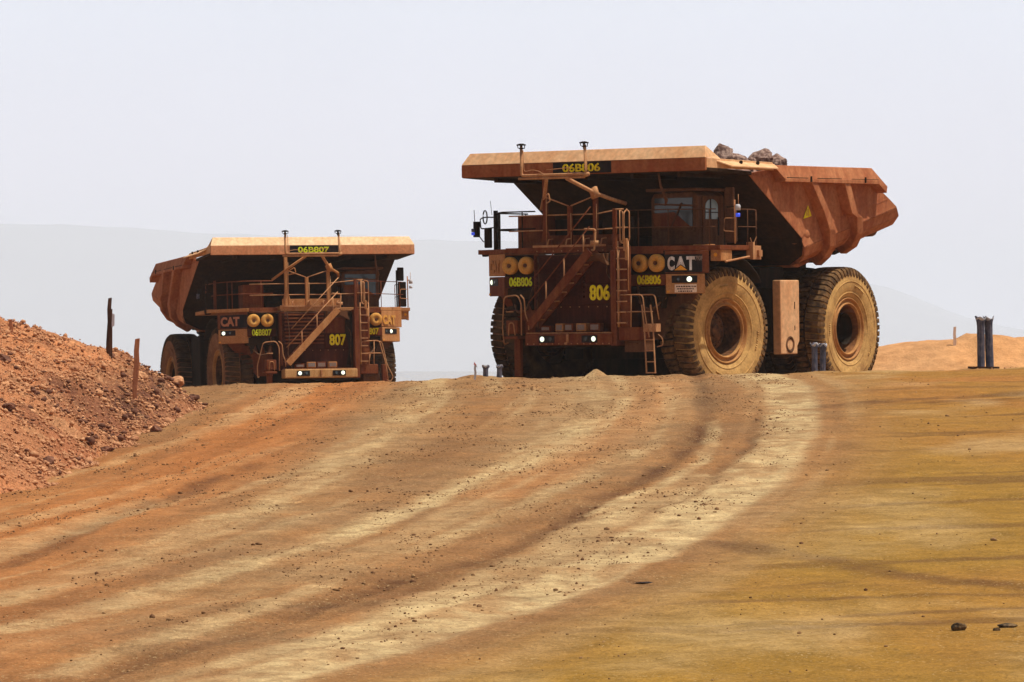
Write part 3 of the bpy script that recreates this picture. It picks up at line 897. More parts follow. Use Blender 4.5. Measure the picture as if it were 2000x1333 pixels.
def build_truck(number, pose, label, first):
    deckm = M['front'] if first else M['deck']  # shaded tone on the first truck, sunlit tone on the second
    P, A = pose
    root = empty('haul_truck', P)
    root.rotation_mode = 'QUATERNION'
    root.rotation_quaternion = rotm(A).to_quaternion()
    tag(root, label, 'haul truck', 'haul trucks on the mine road')
    full = '06B' + number
    # ---- wheels
    wheel(root, 2.80, 0, 1, R(-9) if first else R(0), spin=.3, dusky=not first)
    wheel(root, -2.80, 0, -1, R(-9) if first else R(0), spin=1.3, dusky=True)
    for s in (1, -1):
        wheel(root, 3.27 * s, 5.905, s, rear=True, spin=.7 + s, dusky=(not first) or s < 0)
        wheel(root, 2.05 * s, 5.905, s, rear=True, spin=.2 - s, dusky=True)
    # ---- chassis
    g = MB()
    for s in (1, -1):
        g.box(.72 * s - .18, .72 * s + .18, -2.6, 8.6, 1.75, 2.5)
        g.box(1.45 * s - .30, 1.45 * s + .30, -.55, .55, 1.3, 3.4)
        g.tube([(1.75 * s, -.1, 1.0), (1.75 * s, -.1, 3.3)], .26, 14)
    g.box(-1.3, 1.3, -2.6, -.4, 1.35, 3.0)
    g.box(-1.2, 1.2, 1.0, 2.6, 1.2, 2.4)
    g.box(-1.0, 1.0, -.35, .35, 1.0, 1.7)
    g.build('chassis', M['dark'], root, bevel=.03)
    g = MB(); g.lathe([(-3.6, .45), (-1.2, .5), (-.9, .85), (.9, .85), (1.2, .5), (3.6, .45)], 24, 'x', (0, 5.905, 1.76)); g.build('rear_axle', M['dark'], root, True)
    g = MB()
    for s in (1, -1):
        g.tube([(.9 * s, 3.0, 1.9), (1.2 * s, 4.6, 3.6)], .2, 12)
    g.build('hoist_cylinder', M['dark'], root, True)
    g = MB(); g.box(-3.35, 2.1, 2.5, 4.0, .35, 3.3); g.build('underbody_gap_block', M['dark'], root, bevel=.05)  # dark block added to close the bright gap under the truck
    for s in (1, -1):
        g = MB(); g.box(min(1.45 * s, 2.6 * s), max(1.45 * s, 2.6 * s), 2.9, 4.2, 2.6, 3.55); g.build('hoist_mount', M['dark'], root, bevel=.05)
    # ---- front bumper
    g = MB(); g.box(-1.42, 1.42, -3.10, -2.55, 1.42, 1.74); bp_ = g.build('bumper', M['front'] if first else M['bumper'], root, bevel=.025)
    g = MB(); g.box(-1.40, 1.40, -3.06, -2.6, 1.742, 1.762)
    for k in range(26):
        g.box(-1.38 + k * .106, -1.33 + k * .106, -3.08, -2.62, 1.762, 1.778)
    g.build('step_plate', M['rail'], bp_)
    for s in (1, -1):
        h = MB(); a_, b_ = sorted((.95 * s, .45 * s)); h.box(a_, b_, -3.125, -3.08, 1.49, 1.685)
        hh = h.build('headlight_housing', M['black'], bp_)
    for s in (1, -1):
        h = MB(); h.disc((.84 * s, -3.128, 1.59), (0, -1, 0), .072, .02, 20, .055); h.build('headlight', M['lampw'], bp_)
        h = MB(); h.disc((.58 * s, -3.128, 1.59), (0, -1, 0), .06, .015, 16, .05); h.build('unlit_lamp', M['glass'], bp_)
    g = MB(); g.box(-.03, .03, -3.16, -3.10, 1.50, 1.72); g.box(-.10, -.03, -3.13, -3.10, 1.44, 1.5); g.build('tow_lug', M['rail'], bp_)
    xs = [(-.98, -.62), (-.52, -.17), (-.13, .22), (.32, .66)] if not first else [(-.98, -.66), (-.50, -.24), (-.20, .08), (.18, .50), (.62, .95)]
    for k, (a_, b_) in enumerate(xs):
        h = MB(); h.box(a_, b_, -2.98, -2.75, 1.80, 2.02 if k else 1.96)
        bx_ = h.build('equipment_box', M['front'] if k % 2 == 0 else M['deck'], root, bevel=.02)
        h = MB(); h.box(a_ + .04, b_ - .04, -2.995, -2.98, 1.84, 1.98 if k else 1.92); h.build('cover', M['grey'], bx_)
    # ---- radiator and guard
    g = MB(); g.box(-1.40, 1.42, -2.62, -.5, 1.76, 3.92); g.build('radiator_housing', M['grille'], root, bevel=.02)
    g = MB()
    for k in range(9):
        z = 2.72 + k * .135
        g.box(-1.28, .25 - .0 * k, -2.70, -2.625, z, z + .055)
    g.box(.30, 1.38, -2.655, -2.625, 3.12, 3.86)
    g.build('radiator_guard', M['front'] if not first else M['grille'], root)
    g = MB(); g.box(-.60, 1.40, -2.66, -2.625, 1.86, 2.52); g.box(.28, 1.40, -2.672, -2.625, 2.56, 3.10); g.build('front_panel', M['grille'], root, bevel=.008)
    text_obj('fleet_number', number, M['yellow'], root, (.78, -2.685, 2.86), (1, 0, 0), (0, 0, 1), .43, .66, .035)
    if not first:
        h = MB()
        for k in range(7):
            h.tube(rounded([(1.15 + .03 * k, -2.75, 3.9), (1.02 + .045 * k, -2.8, 3.2), (1.24 + .02 * k, -2.78, 2.6), (1.12 + .03 * k, -2.7, 1.9)], .3), .016, 6)
        h.build('hose_bundle', M['dark'], root, True)
    # side uprights
    g = MB(); g.box(-1.42, -1.26, -2.62, -2.3, 1.9, 4.05); g.build('upright', M['front'], root, bevel=.015)
    g = MB(); g.box(1.36, 1.54, -3.05, -2.6, 1.40, 4.0); g.box(1.40, 1.50, -2.98, -2.88, 4.0, 5.14); g.build('upright', M['front'], root, bevel=.012)
    # ---- vertical ladder
    g = MB()
    g.tube([(1.60, -3.02, 1.9), (1.60, -3.02, 4.25)], .022); g.tube([(1.93, -3.02, 2.9), (1.93, -3.02, 4.25)], .022)
    g.box(1.545, 1.62, -3.0, -2.96, 1.9, 4.0)
    ld = g.build('ladder', M['rail'], root, True)
    for k in range(8):
        z = 2.02 + k * .292
        h = MB(); h.beam((1.57, -3.04, z), (1.87, -3.04, z), .07, .035); h.build('rung', M['rail'], ld)
    g = MB(); g.box(1.60, 1.95, -2.96, -2.93, 1.85, 4.1); g.build('ladder_backing', M['front'], root)
    g = MB()
    for (xa, xb) in ((1.58, 1.74), (1.80, 1.95)):
        g.tube(rounded([(xa, -2.9, 5.10), (xb, -2.98, 5.06), (xb, -2.98, 4.30), (xb - .06, -2.98, 4.2)], .08), .02)
    g.tube(rounded([(1.66, -3.0, 5.10), (1.66, -3.0, 4.22), (1.79, -3.0, 4.18), (1.79, -3.0, 5.02), (1.70, -2.7, 5.12)], .06), .02)
    g.tube([(1.45, -2.95, 5.12), (1.76, -2.98, 5.12)], .02); g.tube([(1.45, -2.95, 4.62), (1.95, -2.98, 4.62)], .018)
    g.build('gate_rail', M['rail'], root, True)
    g = MB(); g.box(1.78, 1.86, -3.05, -2.9, 3.98, 4.32); g.box(1.83, 1.92, -3.05, -2.95, 3.72, 4.02); g.build('gate_latch', M['deck'], root, bevel=.02)
    # ---- lower right step box and folding ladder
    g = MB(); g.box(1.57, 2.26, -3.0, -2.45, 1.54, 1.90); g.build('step_box', M['front'], root, bevel=.02)
    g = MB(); g.box(1.70, 2.34, -2.9, -2.4, 1.22, 1.535); g.box(1.8, 2.15, -2.95, -2.9, 1.44, 1.47); g.build('lower_step', M['cabp'], root, bevel=.02)
    if first:
        g = MB(); top = [(2.30, -2.95, 2.5), (2.58, -2.95, 2.5)]; mid = [(2.44, -3.05, 1.85), (2.72, -3.05, 1.85)]; bot = [(2.60, -3.22, .66), (2.88, -3.22, .66)]
        for a_, b_, c_ in zip(top, mid, bot): g.tube([a_, b_, c_], .022)
        g.beam((2.42, -2.95, 1.88), (2.82, -2.95, 1.88), .25, .22)
        fl = g.build('folding_ladder', M['rail'], root)
        for k in range(5):
            t = k / 4; q = Vector(mid[0]).lerp(Vector(bot[0]), t); q2 = Vector(mid[1]).lerp(Vector(bot[1]), t)
            h = MB(); h.beam(q, q2, .09, .03); h.build('rung', M['rail'], fl)
        g = MB()
        g.tube(rounded([(1.60, -3.0, 2.78), (2.36, -3.0, 2.78), (2.47, -3.05, 2.2), (2.62, -3.1, 1.62)], .12), .017)
        g.tube(rounded([(1.66, -2.6, 2.78), (2.72, -2.95, 2.78), (2.88, -3.0, 2.1)], .12), .017)
        g.tube(rounded([(2.78, -2.9, 1.7), (2.92, -2.9, 1.6), (2.94, -2.9, 1.4), (2.75, -2.9, 1.36)], .08), .014)
        g.tube([(1.57, -3.0, 2.32), (2.65, -2.95, 2.32)], .017); g.tube([(2.0, -3.0, 2.78), (1.98, -3.0, 1.9)], .016)
        g.build('grab_rail', M['rail'], root, True)
    else:
        g = MB()
        g.tube(rounded([(1.58, -3.0, 1.9), (1.62, -3.0, 2.78), (2.32, -3.0, 2.80), (2.55, -3.05, 1.9), (2.62, -3.08, 1.3)], .12), .02)
        g.tube(rounded([(2.2, -3.0, 2.78), (2.45, -2.9, 2.76), (2.62, -2.95, 1.9), (2.85, -3.0, 1.4), (2.72, -3.0, 1.22), (2.6, -3.0, 1.3)], .1), .018)
        g.tube([(1.57, -3.0, 2.32), (2.45, -3.0, 2.32)], .02)
        g.tube([(1.9, -3.0, 1.9), (1.95, -3.0, 2.3)], .018); g.tube([(2.1, -3.0, 1.9), (2.12, -3.0, 2.78)], .018)
        g.build('grab_rail', M['rail'], root, True)
        g = MB(); g.box(2.44, 2.66, -2.95, -2.7, .9, 1.9); g.build('folding_ladder', M['front'], root, bevel=.02)
    # ---- lower left step and rails
    g = MB(); g.box(-2.10, -1.72, -3.02, -2.6, 1.75, 2.12); g.box(-2.16, -1.70, -3.04, -2.55, 1.60, 1.68); g.build('step_box', M['front'], root, bevel=.02)
    g = MB()
    g.tube(rounded([(-2.3, -2.6, 1.5), (-2.38, -2.7, 1.45), (-2.4, -2.75, 1.9), (-2.2, -2.95, 2.78), (-1.72, -3.0, 2.82), (-1.60, -3.0, 2.6), (-1.60, -3.0, 1.7)], .12), .02)
    g.tube(rounded([(-1.62, -3.0, 2.82), (-1.48, -3.02, 2.7), (-1.46, -3.02, 2.3), (-1.36, -3.0, 2.05), (-1.36, -3.0, 1.85)], .1), .02)
    g.tube(rounded([(-2.02, -3.02, 1.7), (-1.98, -3.04, 2.05), (-1.84, -3.04, 2.05), (-1.80, -3.02, 1.7)], .06), .018)
    g.tube([(-2.1, -3.0, 2.36), (-1.85, -3.02, 2.36)], .018)
    g.build('grab_rail', M['rail'], root, True)
    g = MB(); g.box(-2.02, -1.82, -2.75, -2.6, .55, 1.6); g.build('hanging_ladder', M['front'], root, bevel=.02)
    # splash panels beside the radiator
    for s in (1, -1):
        g = MB(); g.prism([(1.55 * s, -1.75, 2.95), (3.35 * s, -1.55, 2.95), (3.05 * s, -1.6, 2.55), (2.15 * s, -1.75, 1.55), (1.55 * s, -1.8, 1.55)], (0, .06, 0))
        g.build('splash_panel', M['front'] if s < 0 else M['cabp'], root)
        g = MB(); g.box(min(1.5 * s, 2.6 * s), max(1.5 * s, 2.6 * s), -2.2, -1.5, 2.72, 3.0); g.build('deck_support', M['dark'], root, bevel=.02)
        g = MB()
        for k in range(3): g.prism([((1.75 + .28 * k) * s, -2.15, 2.72), ((1.95 + .28 * k) * s, -2.15, 2.72), ((1.85 + .28 * k) * s, -2.1, 2.4)], (0, .25, 0))
        g.build('bracket', M['dark'], root)
    # ---- diagonal stairway across the front
    a0 = Vector((-1.28, -3.08, 1.96)); a1 = Vector((.72, -3.08, 4.0)); dd = a1 - a0
    st = MB(); st.beam(a0, a1, .05, .24, (0, 0, 1)); stair = st.build('stairway', M['front'] if first else M['deck'], root, bevel=.008)
    h = MB(); h.beam(a0 + Vector((0, .36, 0)), a1 + Vector((0, .36, 0)), .05, .24, (0, 0, 1)); h.build('stringer', M['front'], stair)
    for k in range(8):
        q = a0 + dd * ((k + .7) / 8.2)
        h = MB(); h.box(q.x - .13, q.x + .13, -3.05, -2.76, q.z - .02, q.z + .02); h.build('tread', M['deck'], stair)
    h = MB()
    off1 = Vector((0, 0, 1.16)); off2 = Vector((0, 0, .66))
    fr = M['rail'] if not first else M['front']
    h.tube([a0 + off1 + dd * .08, a1 + off1 + dd * .02], .018); h.tube([a0 + off2 - dd * .02, a1 + off2 + dd * .0], .018)
    h.build('handrail', fr, stair, True)
    for t in (.28, .58, .9):
        h = MB(); h.tube([a0 + dd * t, a0 + dd * t + off2], .02); h.build('handrail_post', M['rail'], stair, True)
    # ---- raised central platform
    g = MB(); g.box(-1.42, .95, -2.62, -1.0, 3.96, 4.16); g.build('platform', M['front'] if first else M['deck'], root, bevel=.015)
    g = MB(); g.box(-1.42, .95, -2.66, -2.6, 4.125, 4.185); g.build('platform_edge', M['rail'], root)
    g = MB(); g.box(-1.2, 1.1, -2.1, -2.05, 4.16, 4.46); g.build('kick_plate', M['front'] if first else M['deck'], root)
    g = MB(); g.box(.30, 1.15, -2.9, -2.5, 3.72, 3.93); g.prism([(.5, -2.95, 3.93), (1.05, -2.95, 3.93), (1.2, -2.95, 3.6)], (0, .4, 0)); g.build('landing', M['cabp'], root, bevel=.01)
    g = MB(); g.tube(rounded([(.72, -3.0, 4.02), (.82, -3.0, 4.02), (.86, -3.0, 4.58), (.50, -3.0, 4.60)], .06), .03); g.box(.70, .92, -3.02, -2.9, 4.16, 4.28); g.build('landing_rail', M['rail'], root, True)
    # bolts, hoses and cables on the front
    h = MB()
    for k in range(14): h.disc((-1.33 + k * .205, -3.10, 1.46), (0, -1, 0), .018, .015, 8)
    for k in range(9): h.disc((-1.3 + k * .27, -2.62, 4.02), (0, -1, 0), .018, .015, 8)
    for k in range(7): h.disc((-.5 + k * .3, -2.66, 2.47), (0, -1, 0), .016, .015, 8)
    h.build('bolt', M['rail'], root)
    for pts_, r_ in (([(1.15, -2.7, 3.95), (1.05, -2.78, 3.4), (1.28, -2.8, 3.15), (1.24, -2.76, 2.4), (1.34, -2.7, 1.8)], .02),
                     ([(1.28, -2.7, 3.9), (1.33, -2.76, 3.2), (1.22, -2.78, 2.6), (1.30, -2.7, 1.8)], .016),
                     ([(-1.2, -2.75, 3.9), (-1.12, -2.8, 3.1), (-1.22, -2.78, 2.3), (-1.1, -2.9, 1.8)], .016),
                     ([(1.7, -2.2, 3.1), (1.9, -2.4, 2.5), (2.2, -2.3, 2.35), (2.5, -2.0, 2.7)], .03),
                     ([(-1.7, -2.2, 3.1), (-1.8, -2.4, 2.4), (-2.2, -2.3, 2.3), (-2.5, -2.0, 2.7)], .03),
                     ([(-2.55, -2.32, 3.99), (-1.9, -2.36, 3.93), (-1.5, -2.66, 3.96), (-.8, -2.70, 3.90), (.2, -2.70, 3.93)], .014)):
        h = MB(); h.tube(rounded(pts_, .25), r_, 6); h.build('hose', M['hub'], root, True)
    for x in (-.95, -.35, .25, .8):
        h = MB(); h.tube([(x, -2.64, 4.16), (x + .02, -2.6, 4.34), (x + .1, -2.5, 4.36)], .02, 6); h.build('valve_stub', M['rail'], root, True)
    # ---- posts and lamp mast
    posts = [(-1.13, 6.02), (-.32, 5.26), (.52, 5.50)]
    for k, (x, zt) in enumerate(posts):
        g = MB(); zb_2 = 4.17 if k < 2 else 4.17
        g.box(x - .06, x + .06, -2.5, -2.38, zb_2, zt)
        if k == 0: g.prism([(x - .16, -2.46, 4.17), (x + .22, -2.46, 4.17), (x + .06, -2.46, 4.75), (x - .06, -2.46, 4.75)], (0, .03, 0))
        o_ = g.build('post', M['front'] if first else M['deck'], root, bevel=.01)
        h = MB(); h.tube([(x + .075, -2.51, zb_2), (x + .075, -2.51, zt - .2)], .012); h.build('conduit', M['rail'], o_, True)
    g = MB()
    g.tube([(-1.10, -2.5, 5.52), (-.36, -2.46, 5.26)], .02); g.tube([(-.28, -2.46, 5.26), (.48, -2.5, 5.50)], .02)
    for z in (5.02, 4.60):
        g.tube([(-2.5, -2.2, z), (-1.13, -2.42, z), (.52, -2.42, z), (1.45, -2.9, z + (.08 if z > 5 else 0))], .018)
    g.build('cross_rail', M['rail'], root, True)
    g = MB()
    g.tube(rounded([(-1.34, -3.3, 6.9), (-1.34, -3.3, 6.1), (.78, -3.3, 6.1), (.74, -3.3, 6.9)], .09, 6), .042, 10)
    g.tube([(-1.45, -3.28, 6.02), (.72, -3.28, 6.02)], .035)
    g.tube([(.74, -3.3, 6.9), (.68, -3.3, 6.95)], .02)
    g.tube([(.70, -3.3, 6.06), (.86, -3.28, 6.10)], .06)
    mast = g.build('lamp_mast', M['rail'], root, True)
    h = MB()
    h.tube(rounded([(-1.26, -3.33, 6.8), (-1.24, -3.33, 6.2), (-.95, -3.33, 6.26), (-.72, -3.33, 6.20), (-.6, -3.33, 6.12)], .1), .012, 6)
    h.tube(rounded([(.2, -3.33, 6.15), (.3, -3.33, 6.28), (0.0, -3.33, 6.27), (-.5, -3.33, 6.24)], .1), .012, 6)
    h.build('cable', M['rail'], mast, True)
    for x in (-1.34, .72):
        h = MB(); h.tube([(x, -3.3, 6.78), (x, -3.3, 6.94)], .035); h.tube([(x, -3.3, 6.935), (x, -3.3, 6.965), (x, -3.3, 6.99)], .1, 14, [.13, .13, .05]); h.tube([(x - .1, -3.3, 6.86), (x - .12, -3.3, 6.94)], .012); h.tube([(x + .1, -3.3, 6.84), (x + .12, -3.3, 6.94)], .012)
        h.tube([(x, -3.3, 6.84), (x, -3.3, 6.87)], .07, 14)
        h.build('mast_lamp', M['dark'], mast, True)
    g = MB()
    g.tube([(.10, -3.25, 6.0), (.56, -2.55, 5.60), (.95, -2.3, 5.42), (1.1, -1.8, 5.3)], .055, 10)
    g.tube([(-.55, -3.25, 6.0), (-1.12, -2.5, 5.55), (-1.55, -2.0, 5.2)], .05, 10)
    g.tube(rounded([(-1.12, -2.55, 5.45), (-.85, -2.7, 5.62), (-.8, -2.7, 5.4), (-1.05, -2.5, 5.35)], .06), .02)
    g.prism([(.40, -2.6, 5.68), (.60, -2.6, 5.78), (.72, -2.6, 5.50), (.50, -2.6, 5.42)], (0, .12, 0))
    g.build('mast_brace', M['rail'] if first else M['deck'], root, True)
    # ---- decks
    for s in (1, -1):
        g = MB()
        x0 = 1.0 if s > 0 else 1.42
        g.prism([(x0 * s, -2.28, 3.98), (2.62 * s, -2.28, 3.98), (3.62 * s, -1.58, 3.98), (3.98 * s, -1.58, 3.98), (4.0 * s, .45, 3.98), (x0 * s, .45, 3.98)], (0, 0, .13))
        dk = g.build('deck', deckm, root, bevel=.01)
        if s < 0:
            g = MB(); g.box(x0 * s - .0 if False else -2.55, -1.45, -2.32, -2.27, 3.93, 4.13); g.build('deck_edge', M['front'], root)
        else:
            g = MB(); g.box(1.55, 2.6, -2.32, -2.275, 3.90, 4.10)
            g.build('deck_edge', M['front'], root)
        # filter panel
        g = MB(); a_, b_ = sorted((1.50 * s, 2.64 * s)); g.box(a_, b_, -2.25, -1.9, 3.34, 3.97); fp = g.build('filter_panel', M['dark'], root, bevel=.01)
        for x in (1.86, 2.40):
            h = MB(); h.lathe([(-2.36, 0.0), (-2.36, .065), (-2.40, .075), (-2.42, .14), (-2.405, .225), (-2.37, .245), (-2.26, .245)], 28, 'y', (x * s, 0, 3.64)); h.build('air_filter', M['filt'], fp, True)
            h = MB(); h.disc((x * s, -2.385, 3.64), (0, -1, 0), .055, .03, 12); h.build('filter_bolt', M['hub'], fp)
        g = MB(); g.box(a_, b_, -2.27, -1.95, 3.03, 3.33); ip = g.build('number_plate', M['grille'] if s < 0 else M['front'], root, bevel=.008)
        text_obj('fleet_number', full, M['lime'] if s < 0 else M['yellow'], ip, ((2.13 if s > 0 else -2.08), -2.29, 3.19), (1, 0, 0), (0, 0, 1), .255, .76, .03)
        # chamfered corner unit
        ux = Vector((1, .7 * s, 0)).normalized(); un_ = ux.cross(Vector((0, 0, 1)))
        A0 = Vector((2.64, -2.28, 0)) if s > 0 else Vector((-3.62, -1.58, 0))
        Lc = 1.21
        def cp(u, z, n_=0.0): 
            q = A0 + ux * u + un_ * n_; return (q.x, q.y, z)
        def cbox(u0, u1, z0, z1, n0, n1):
            return MB().hexa([cp(u0, z0, n0), cp(u1, z0, n0), cp(u1, z0, n1), cp(u0, z0, n1), cp(u0, z1, n0), cp(u1, z1, n0), cp(u1, z1, n1), cp(u0, z1, n1)])
        cu_ = cbox(0, Lc if s > 0 else Lc, 3.36, 3.97, -.4, 0.0).build('corner_unit', M['deck'] if (s < 0 and first) or (s > 0 and not first) else M['front'], root, bevel=.01)
        if s > 0:
            u0_, u1_ = .0, 1.02
        else:
            u0_, u1_ = .12, 1.21
        clean = first and s > 0
        letter = M['white'] if clean else (M['filt'] if (s > 0) else (M['deck'] if first else M['brick']))
        if clean or (not first and s < 0):
            cbox(u0_, u1_, 3.38, 3.87, 0, .015).build('logo_plate', M['black'], cu_)
        uc = .43 if s > 0 else .52
        q = cp(uc, 3.625, .02)
        if clean:
            # wordmark with its orange triangle standing in front of the middle letter
            for ch, cu__, wd_ in (('C', -.265, .20), ('A', .0, .30), ('T', .27, .23)):
                qq = cp(uc + cu__, 3.625 + (0), .02); text_obj('logo_letter', ch, letter, cu_, qq, ux, (0, 0, 1), .38, wd_, .05)
            MB().prism([cp(uc - .22, 3.435, .036), cp(uc + .22, 3.435, .036), cp(uc, 3.60, .036)], tuple(un_ * .012)).build('logo_triangle_outline', M['black'], cu_)
            MB().prism([cp(uc - .175, 3.437, .05), cp(uc + .175, 3.437, .05), cp(uc, 3.575, .05)], tuple(un_ * .008)).build('logo_triangle', M['orange'], cu_)
            text_obj('model_number', '793F', M['grey'], cu_, cp(.93, 3.76, .02), ux, (0, 0, 1), .13, .20, .03)
        else:
            text_obj('logo_letters', 'CAT', letter, cu_, q, ux, (0, 0, 1), .36, .76, .045)
        lb = cbox(.02, Lc - .12 if s > 0 else Lc, 2.80, 3.34, -.35, 0.0).build('lamp_box', M['deck'] if not (first and s < 0) else M['front'], root, bevel=.02)
        la, lbb = (.18, .88) if s > 0 else (.12, .72)
        cbox(la, lbb, 3.09, 3.29, 0, .012).build('lamp_housing', M['black'], lb)
        ulamp = .66 if s > 0 else .24
        if not first and s > 0: ulamp = .55
        MB().disc(cp(ulamp, 3.19, .014), un_, .072, .02, 20, .055).build('headlight', M['lampw'], lb)
        MB().disc(cp(ulamp + (-.3 if s > 0 else .26), 3.19, .014), un_, .05, .012, 14, .04).build('unlit_lamp', M['glass'], lb)
        if s > 0 and first:
            cbox(.26, .86, 2.83, 3.05, 0, .01).build('notice_plate', M['notice'], lb)
            tx = MB()
            rr_ = random.Random(5)
            for row in range(3):
                u = .30 + .03 * row
                while u < .80 - .03 * row:
                    l_ = rr_.uniform(.02, .06)
                    q0 = cp(u, 3.0 - .065 * row, .012); q1 = cp(u + l_, 2.975 - .065 * row, .012)
                    tx.hexa([cp(u, 2.975 - .065 * row, .010), cp(u + l_, 2.975 - .065 * row, .010), cp(u + l_, 2.975 - .065 * row, .013), cp(u, 2.975 - .065 * row, .013), cp(u, 3.01 - .065 * row, .010), cp(u + l_, 3.01 - .065 * row, .010), cp(u + l_, 3.01 - .065 * row, .013), cp(u, 3.01 - .065 * row, .013)])
                    u += l_ + .015
            tx.build('notice_print', M['cabp'], lb)
        cbox(.04, .12, 2.83, 2.88, 0, .02).build('reflector', M['orange'], lb)
        # wheel-arch flare behind the corner
        g = MB()
        arc = [(3.3 * s if False else 2.95 * s, .0 + 2.0 * math.cos(R(a)), 1.78 + 2.02 * math.sin(R(a))) for a in range(60, 146, 10)]
        vs = []; fs = []
        for q in arc: vs += [(2.0 * s, -q[1] * .98, q[2]), (3.45 * s, -q[1] * .98, q[2] + .02)]
        n_ = len(arc)
        for i in range(n_ - 1): fs.append((2 * i, 2 * i + 1, 2 * i + 3, 2 * i + 2))
        g.add(vs, fs); g.build('wheel_arch', M['dark'], root, True, solid=.04)
    # left-deck cabinet
    g = MB(); g.box(-2.62, -1.80, -1.6, -.9, 4.12, 5.04); cbn = g.build('cabinet', M['front'], root, bevel=.03)
    g = MB(); g.box(-2.7, -1.3, .1, .7, 4.1, 4.95); g.build('deck_gap_block', M['dark'], root, bevel=.03)  # dark block added to close a bright gap behind the cabinet
    h = MB(); h.box(-2.55, -1.88, -1.615, -1.6, 4.3, 4.96); h.build('cabinet_door', M['front'], cbn, bevel=.01)
    g = MB(); g.box(-1.7, .9, -1.2, .1, 3.9, 4.42); g.build('engine_hood', M['dark'], root, bevel=.05)
    for xx, yy, rr_, zz in ((-1.1, -.2, .35, 4.9), (1.15, -1.5, .08, 4.95), (1.30, -1.5, .05, 4.9)):
        g = MB(); g.tube([(xx, yy, 4.1), (xx, yy, zz)], rr_, 16); g.build('air_intake', M['dark'], root, True)
    # left rails
    g = MB()
    g.box(-3.66, -3.56, -1.26, -1.18, 4.12, 5.22)
    for z in (5.14, 4.66):
        g.tube([(-3.6, .4, z), (-3.6, -1.22, z), (-2.75, -2.18, z), (-1.6, -2.25, z)], .02)
    for (x, y) in ((-3.23, -1.64), (-3.08, -1.80), (-2.05, -2.22), (-3.6, .3)):
        g.tube([(x, y, 4.1), (x, y, 5.14)], .018)
    g.build('deck_rail', M['dark'] if first else M['front'], root, True)
    # left mirror, ring, beacon and side lamp
    g = MB(); g.box(-3.98, -3.77, -1.28, -1.15, 4.17, 4.74); mr = g.build('mirror', M['dark'], root, bevel=.03)
    g = MB(); g.tube(rounded([(-3.6, -1.2, 4.75), (-3.95, -1.2, 4.72), (-4.1, -1.25, 4.72), (-4.12, -1.25, 5.0), (-3.95, -1.25, 5.04), (-3.6, -1.2, 5.03)], .06), .018)
    g.tube([(-3.95 + .07 * math.cos(t * .524), -1.25, 5.04 + .19 * math.sin(t * .524)) for t in range(13)], .02)
    g.tube([(-4.27, -1.3, 4.9), (-4.29, -1.3, 5.25)], .01); g.tube([(-3.75, -1.2, 5.1), (-3.80, -1.2, 5.5)], .007)
    g.box(-4.29, -4.16, -1.35, -1.2, 4.48, 4.92)
    g.tube([(-4.15, -1.25, 4.5), (-4.05, -1.2, 4.35), (-3.98, -1.2, 4.35)], .015)
    g.build('mirror_bracket', M['dark'], root, True)
    g = MB(); g.tube([(-4.30, -1.33, 4.54), (-4.30, -1.33, 4.62)], .06, 12); g.build('beacon', M['blue'] if first else M['plastic'], root, True)
    g = MB(); g.tube([(-4.30, -1.33, 4.63), (-4.30, -1.33, 4.72)], .06, 12); g.build('beacon_cap', M['plastic'], root, True)
    g = MB(); g.prism([(-4.05, -1.35, 4.10), (-3.78, -1.35, 4.12), (-3.80, -1.35, 3.94), (-4.0, -1.35, 3.92)], (0, .2, 0)); g.build('side_lamp', M['dark'], root, bevel=.02)
    # ---- cab
    g = MB()
    cz0, cz1 = 4.12, 5.62
    g.prism([(1.42, -1.02, cz0), (2.92, -1.02, cz0), (2.92, -1.02, cz1 - .12), (2.75, -1.02, cz1), (1.52, -1.02, cz1 - .05), (1.42, -1.02, cz1 - .2)], (0, 1.45, 0))
    cab = g.build('cab', M['cabp'], root, bevel=.05)
    h = MB(); h.box(1.56, 2.78, -1.045, -1.02, 4.62, 5.44); h.build('windscreen', M['glass'], cab)
    h = MB(); h.beam((1.58, -1.07, 5.28), (2.80, -1.07, 5.22), .03, .05); h.beam((2.1, -1.07, 4.62), (2.45, -1.07, 5.3), .03, .04); h.beam((1.5, -1.07, 4.58), (2.84, -1.07, 4.58), .05, .07); h.build('wiper_frame', M['cabp'], cab)
    h = MB(); h.prism([(1.5, -1.06, 5.02), (2.2, -1.06, 5.05), (2.75, -1.06, 4.62), (1.56, -1.06, 4.62)], (0, .012, 0)); h.build('sun_shield', M['front'], cab)
    # side door with an arched window
    h = MB(); h.box(2.92, 2.96, -.78, .10, 4.14, 5.50); dr = h.build('cab_door', M['cabp'], cab, bevel=.02)
    h = MB(); arch = [(2.962, -.66, 4.85), (2.962, -.02, 4.85), (2.962, -.0, 5.2)] + [(2.962, -.33 + .33 * math.cos(R(a)), 5.2 + .2 * math.sin(R(a))) for a in range(15, 166, 15)] + [(2.962, -.66, 5.2)]
    h.prism(arch, (.012, 0, 0)); h.build('door_window', M['dglass'], cab)
    h = MB(); h.box(2.975, 2.99, -.42, -.38, 4.85, 5.4); h.box(2.975, 2.99, -.66, 0, 5.02, 5.05); h.tube([(3.0, -.02, 4.4), (3.0, -.02, 4.9)], .02); h.build('door_bar', M['black'], cab)
    g = MB(); g.box(1.40, 3.05, -1.25, .55, 5.62, 5.70); g.build('cab_roof', M['cabp'], cab, bevel=.02)
    # operator's visor stay hanging under the canopy
    g = MB(); g.tube([(2.45, -2.25, 6.1), (2.48, -2.2, 5.75), (2.60, -2.1, 5.35), (2.56, -2.1, 5.2)], .035, 8, [.03, .035, .05, .02]); g.build('hanging_strap', M['cabp'], root, True)
    # right rails
    g = MB()
